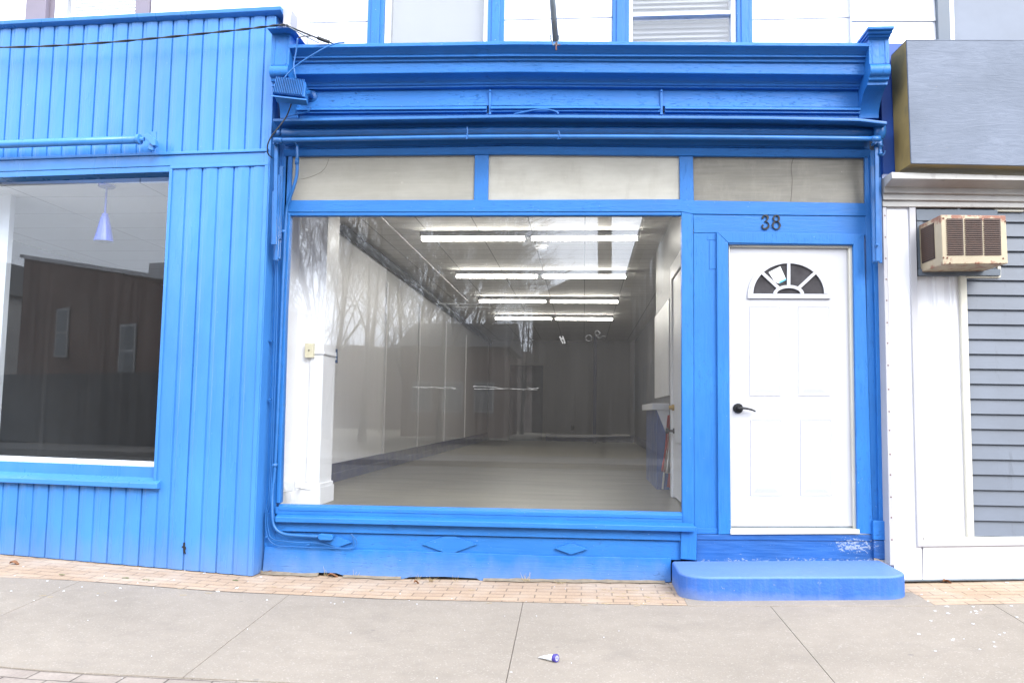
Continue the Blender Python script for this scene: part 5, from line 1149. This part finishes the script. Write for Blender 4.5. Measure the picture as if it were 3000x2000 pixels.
# white paint flakes (uncountable specks) and moss in the joints
b = MB()
def flake(p, r, z=.003):
    k = random.randint(5, 7); ph = random.uniform(0, 6); pts = [p+Vector((math.cos(ph+6.283*i/k)*r*random.uniform(.5, 1.2), math.sin(ph+6.283*i/k)*r*random.uniform(.5, 1.2), z)) for i in range(k)]; b.extr(pts, (0, 0, -.002))
for _ in range(26): flake(gat(random.uniform(2680, 2990), random.uniform(1712, 1910)), random.uniform(.004, .011))
for _ in range(26): flake(gat(random.uniform(0, 820), random.uniform(1655, 1760)), random.uniform(.003, .009))
for _ in range(14): flake(gat(random.uniform(820, 1960), random.uniform(1712, 1775)), random.uniform(.003, .006))
for _ in range(14): flake(gat(random.uniform(30, 2900), random.uniform(1800, 1990)), random.uniform(.002, .005))
for x, y in ((598, 1678), (693, 1722), (638, 1732), (2950, 1706), (2775, 1776), (2860, 1790), (2778, 1796)): flake(gat(x, y), .013)
o = b.build('paint_flakes', M['chip']); o['kind'] = 'stuff'; o['label'] = 'scattered white paint flakes on the paving'
b = MB()
for x, y, l_ in ((177, 1684, .04), (368, 1693, .03), (430, 1699, .05), (690, 1700, .02)):
    p = gat(x, y)
    for k in range(7): flake(p+Vector((random.uniform(-l_, l_), random.uniform(-.006, .006), 0)), random.uniform(.004, .009), .006)
o = b.build('moss', M['moss']); o['kind'] = 'stuff'
b = MB()
for _ in range(90):
    p = gat(random.choice([random.uniform(1730, 1960), random.uniform(2000, 2640), random.uniform(100, 2900)]), random.uniform(1716, 1775)); a = random.uniform(-.5, .5); l_ = random.uniform(.01, .05)
    b.tube([p+Vector((0, 0, .003)), p+Vector((math.cos(a)*l_, math.sin(a)*l_, .004))], .0012, 4)
o = b.build('twig_litter', M['straw']); o['kind'] = 'stuff'
# wedge of drifted sand and dirt at the foot of the base board
b = MB(); xs_ = [(770+i*24) for i in range(50)]; vs = []; gaps = []
for x in xs_:
    p = at(P38, x, 1690, .0); w_ = .03+.03*random.random()
    for yy, zz in ((-.028, .012+.008*random.random()), (-.03-w_, .003)): vs.append((p.x, yy, gz(p.x, yy)+zz))
b.add(vs, [(2*i, 2*i+2, 2*i+3, 2*i+1) for i in range(len(xs_)-1) if not (915 < xs_[i] < 990 or 1165 < xs_[i] < 1400)]); o = b.build('drifted_dirt', plain('sandy_dirt', (.21, .17, .12), .95, .2, 20, .5)); o['kind'] = 'stuff'

# ================================================================== ACROSS THE STREET (seen mirrored in the panes)
def mir(pl, P):
    P = Vector(P); d = (P-pl.o).dot(pl.n); return P-pl.n*(2*d)
def vpt(px, dist, z):
    """a place behind the pane at forward distance dist, mirrored to the real side of the street"""
    d = ray(px, 1000); d = Vector((d.x, d.y, 0)); d /= d.y; P = CAM+d*dist; return Vector((P.x, P.y, z))
# brick block seen in the left pane
bb = thing('brick_building', (-14, -22, 0), 'long brick block with flat roof, mirrored in the left window', 'building')
p0 = mir(PL, vpt(40, 28, 0)); p1 = mir(PL, vpt(545, 24, 0)); u_ = (p1-p0).normalized(); bk = Vector((u_.y, -u_.x, 0))
if bk.y > 0: bk = -bk
H0, H1 = 6.6, 5.0
Lb = (p1-p0).length
b = MB(); b.extr([p0, p1, p1+Vector((0, 0, H1)), p0+Vector((0, 0, H0))], bk*9); b.build('brick_wall', M['brick'], bb)
b = MB(); e_ = Vector((0, 0, .14)); b.extr([p0-u_*.1-bk*.12+Vector((0, 0, H0+.001)), p1+u_*.1-bk*.12+Vector((0, 0, H1+.001)), p1+u_*.1-bk*.12+Vector((0, 0, H1))+e_, p0-u_*.1-bk*.12+Vector((0, 0, H0))+e_], bk*9.2); b.build('parapet', M['greyw'], bb)
b = MB(); v = p0+u_*Lb*.45+bk*3+Vector((0, 0, 6.2)); b.box(v.x-.5, v.y-.5, v.z-.6, v.x+.5, v.y+.5, v.z+.3); b.build('roof_vent', M['greyw'], bb)
for t_, zl, ww, hh in ((.25, 2.9, .75, 1.7), (.64, 2.2, .85, 1.7), (.9, 2.2, .85, 1.7)):
    q = p0+u_*Lb*t_-bk*.03; fr_ = MB(); fr_.extr([q+Vector((0, 0, zl)), q+u_*ww+Vector((0, 0, zl)), q+u_*ww+Vector((0, 0, zl+hh)), q+Vector((0, 0, zl+hh))], -bk*.05); wn = fr_.build('window', M['oldframe'], bb)
    g_ = MB()
    for za, zb in ((.06, .8), (.88, 1.62)): g_.extr([q-bk*.052+u_*.08+Vector((0, 0, zl+za)), q-bk*.052+u_*(ww-.08)+Vector((0, 0, zl+za)), q-bk*.052+u_*(ww-.08)+Vector((0, 0, zl+zb)), q-bk*.052+u_*.08+Vector((0, 0, zl+zb))], -bk*.01)
    sub('pane', g_, M['dimpane'], wn)
b = MB(); b.extr([p0-bk*.6, p1-bk*.6, p1-bk*.6+Vector((0, 0, 2.3)), p0-bk*.6+Vector((0, 0, 2.3))], bk*.58); b.build('shop_base', M['charcoal'], bb)
# pale house at the far left of that reflection
q = mir(PL, vpt(-20, 30, 0)); hs_ = thing('pale_house', q, 'pale sided house beyond the brick block, mirrored in the left window', 'house')
b = MB(); b.box(q.x-7, q.y-8, 0, q.x-.2, q.y, 5.6); b.build('wall', M['whiteside'], hs_); b = MB(); b.extr([(q.x-7.2, q.y+.2, 5.601), (q.x, q.y+.2, 5.601), (q.x-3.6, q.y+.2, 7.6)], (0, -8.4, 0)); b.build('roof', M['roof'], hs_)
# low brick house behind the trees, mirrored in the middle of the big pane
m38 = lambda P: mir(P38, P)
q0, q1 = m38(vpt(1180, 40, 0)), m38(vpt(1480, 40, 0)); lh = thing('low_brick_house', (q0+q1)/2, 'low red brick house behind the bare trees, mirrored in the shop window', 'house')
b = MB(); b.box(q0.x, q0.y-8, 0, q1.x, q0.y, 4.4); b.build('wall', M['brick'], lh); b = MB(); b.extr([(q0.x-.3, q0.y+.4, 4.401), (q0.x-.3, q0.y-8.4, 4.401), (q0.x-.3, q0.y-4, 6.0)], (q1.x-q0.x+.6, 0, 0)); b.build('roof', M['roof'], lh)
for t_ in (.2, .5, .8): x_ = lerp(q0.x, q1.x, t_); w2 = MB().box(x_-.5, q0.y+.001, 1.2, x_+.5, q0.y+.06, 2.7).build('window', M['oldframe'], lh); sub('pane', MB().box(x_-.42, q0.y+.061, 1.3, x_+.42, q0.y+.07, 2.6), M['dimpane'], w2)
# tall row on the right of the pane
q0 = m38(vpt(1960, 24, 0)); tr = thing('tall_row_building', (q0.x+5, q0.y-8, 0), 'tall dark brick row building, mirrored at the right of the shop window', 'building')
b = MB(); b.box(q0.x, q0.y-20, 0, q0.x+11, q0.y, 8.0); b.build('brick_wall', M['brick_d'], tr); b = MB(); b.box(q0.x-.35, q0.y-20.2, 8.001, q0.x+11.2, q0.y+.35, 8.45); b.build('eaves_cornice', M['brick_d'], tr)
for i in range(5):
    for zl in (1.4, 5.0):
        yy = q0.y-2-i*3.6; w2 = MB().box(q0.x-.05, yy-.55, zl, q0.x-.001, yy+.55, zl+1.8).build('window', M['greyp'], tr); sub('pane', MB().box(q0.x-.06, yy-.45, zl+.1, q0.x-.051, yy+.45, zl+1.7), M['dimpane'], w2)
q0 = m38(vpt(1840, 52, 0)); fh = thing('far_house', q0, 'far house with tall chimney, mirrored under the second strip light', 'house')
b = MB(); b.box(q0.x-6, q0.y-8, 0, q0.x+6, q0.y, 8.4); b.build('wall', M['brick_d'], fh); b = MB(); b.extr([(q0.x-6.3, q0.y+.3, 8.401), (q0.x+6.3, q0.y+.3, 8.401), (q0.x+3.5, q0.y+.3, 9.8), (q0.x-3.5, q0.y+.3, 9.8)], (0, -8.6, 0)); rf = b.build('roof', M['roof'], fh)
qc = m38(vpt(1770, 50, 0)); sub('chimney', MB().box(qc.x-.42, qc.y-.4, 0, qc.x+.42, qc.y+.4, 13.6).box(qc.x-.5, qc.y-.5, 13.6, qc.x+.5, qc.y+.5, 13.9), M['brick_d'], rf)
# brown rise closing the view behind the trees
b = MB(); vs = []; nx_ = 60
for j, (yy, hh) in enumerate(((-62, -.4), (-72, 1), (-90, 1.15), (-130, 1))):
    for i in range(nx_+1):
        xx = lerp(-130, 130, i/nx_); vs.append((xx, yy, -.4 if j == 0 else hh*(7.2+1.8*noise.noise(Vector((xx*.06, yy*.02, 1)))+.8*noise.noise(Vector((xx*.4, yy*.1, 4))))))
b.add(vs, [(j*(nx_+1)+i, j*(nx_+1)+i+1, (j+1)*(nx_+1)+i+1, (j+1)*(nx_+1)+i) for j in range(3) for i in range(nx_)]); b.build('hills', M['brown'], kind='structure')
# thicket of bare saplings along that rise (too many to count)
b = MB(); rr_ = random.Random(5)
for i in range(1500):
    xx = rr_.uniform(-75, 45); p = Vector((xx, -71+rr_.uniform(-1, 1), 5.2+rr_.uniform(-1.5, 1.5))); h = rr_.uniform(1.5, 5.0)
    q = p+Vector((rr_.uniform(-.9, .9), rr_.uniform(-.5, .5), h)); b.tube([p, p.lerp(q, .5)+Vector((rr_.uniform(-.2, .2), 0, 0)), q], [.04, .03, .015], 3, cap=False)
o = b.build('far_thicket', M['bark']); o['kind'] = 'stuff'
# bare trees
def tree_mesh(seed, H):
    rnd = random.Random(seed); tr_, br = MB(), MB()
    def grow(p, d, L, r, lev, mb):
        n = (8, 6, 4, 3, 3)[lev]; pts = [p]; rs = [r]; dd = d.copy()
        for i in range(n):
            dd = (dd+Vector((rnd.uniform(-1, 1), rnd.uniform(-1, 1), rnd.uniform(-.3, .7)))*(.05, .10, .16, .2, .25)[lev]).normalized(); pts.append(pts[-1]+dd*L/n); rs.append(max(.011, r*(1-.72*(i+1)/n)))
        mb.tube(pts, rs, (8, 5, 4, 3, 3)[lev], cap=False)
        if lev >= 4: return
        for k in range((12, 6, 4, 3)[lev]):
            t_ = rnd.uniform(.18, .98) if lev == 0 else rnd.uniform(.2, 1); x = t_*n; i = min(n-1, int(x)); q = pts[i].lerp(pts[i+1], x-i); rr = lerp(rs[i], rs[i+1], x-i)
            ax_ = (pts[i+1]-pts[i]).normalized(); o_ = ax_.orthogonal().normalized(); o_.rotate(Matrix.Rotation(rnd.uniform(0, 6.283), 3, ax_))
            nd = (ax_*rnd.uniform(.8, 1.2)+o_*rnd.uniform(.4, .95)+Vector((0, 0, .25))).normalized()
            grow(q, nd, (L*(1.0-.6*t_)*rnd.uniform(.5, .75) if lev == 0 else L*rnd.uniform(.35, .62)), rr*(rnd.uniform(.26, .4) if lev == 0 else rnd.uniform(.4, .6)), lev+1, br)
    fork = rnd.choice((1, 2, 2, 3)); base = Vector((0, 0, -.1))
    for f_ in range(fork):
        lean = Vector((rnd.uniform(-.22, .22)*(fork > 1), rnd.uniform(-.15, .15)*(fork > 1), 1)).normalized()
        grow(base+Vector((.12*f_, 0, 0)), lean, H*rnd.uniform(.85, 1), H*.011, 0, tr_ if f_ == 0 else br)
    return tr_, br
def make_tree(seed, H, loc, label):
    r_ = thing('bare_tree', (0, 0, 0), label, 'tree', 'bare trees across the street'); t_, c_ = tree_mesh(seed, H)
    t_.build('trunk', M['bark'], r_, smooth=True); c_.build('crown', M['bark'], r_, smooth=True); r_.location = loc; return r_
def copy_tree(src, loc, rz, sc_, label):
    c_ = src.copy(); COL.objects.link(c_); c_.location = loc; c_.rotation_euler.z = rz; c_.scale = (sc_,)*3; c_['label'] = label
    for ch in src.children:
        d = ch.copy(); COL.objects.link(d); d.parent = c_
    return c_
tl = 'bare leafless tree across the street, mirrored in the shop window'
P_ = [m38(vpt(x, d, 0)) for x, d in ((1065, 34), (960, 38), (1290, 36), (1400, 44), (850, 42), (1200, 46), (1530, 50), (1120, 50), (1345, 52))]
t1 = make_tree(3, 12, P_[0], tl); t2 = make_tree(11, 13, P_[1], tl); t3 = make_tree(29, 11.5, P_[2], tl)
for i, (src, k_) in enumerate(((t1, 1.0), (t3, 1.0), (t2, 1.05), (t1, .7), (t3, 1.1), (t2, .95))): copy_tree(src, P_[3+i], 1.3+1.7*i, k_, tl)
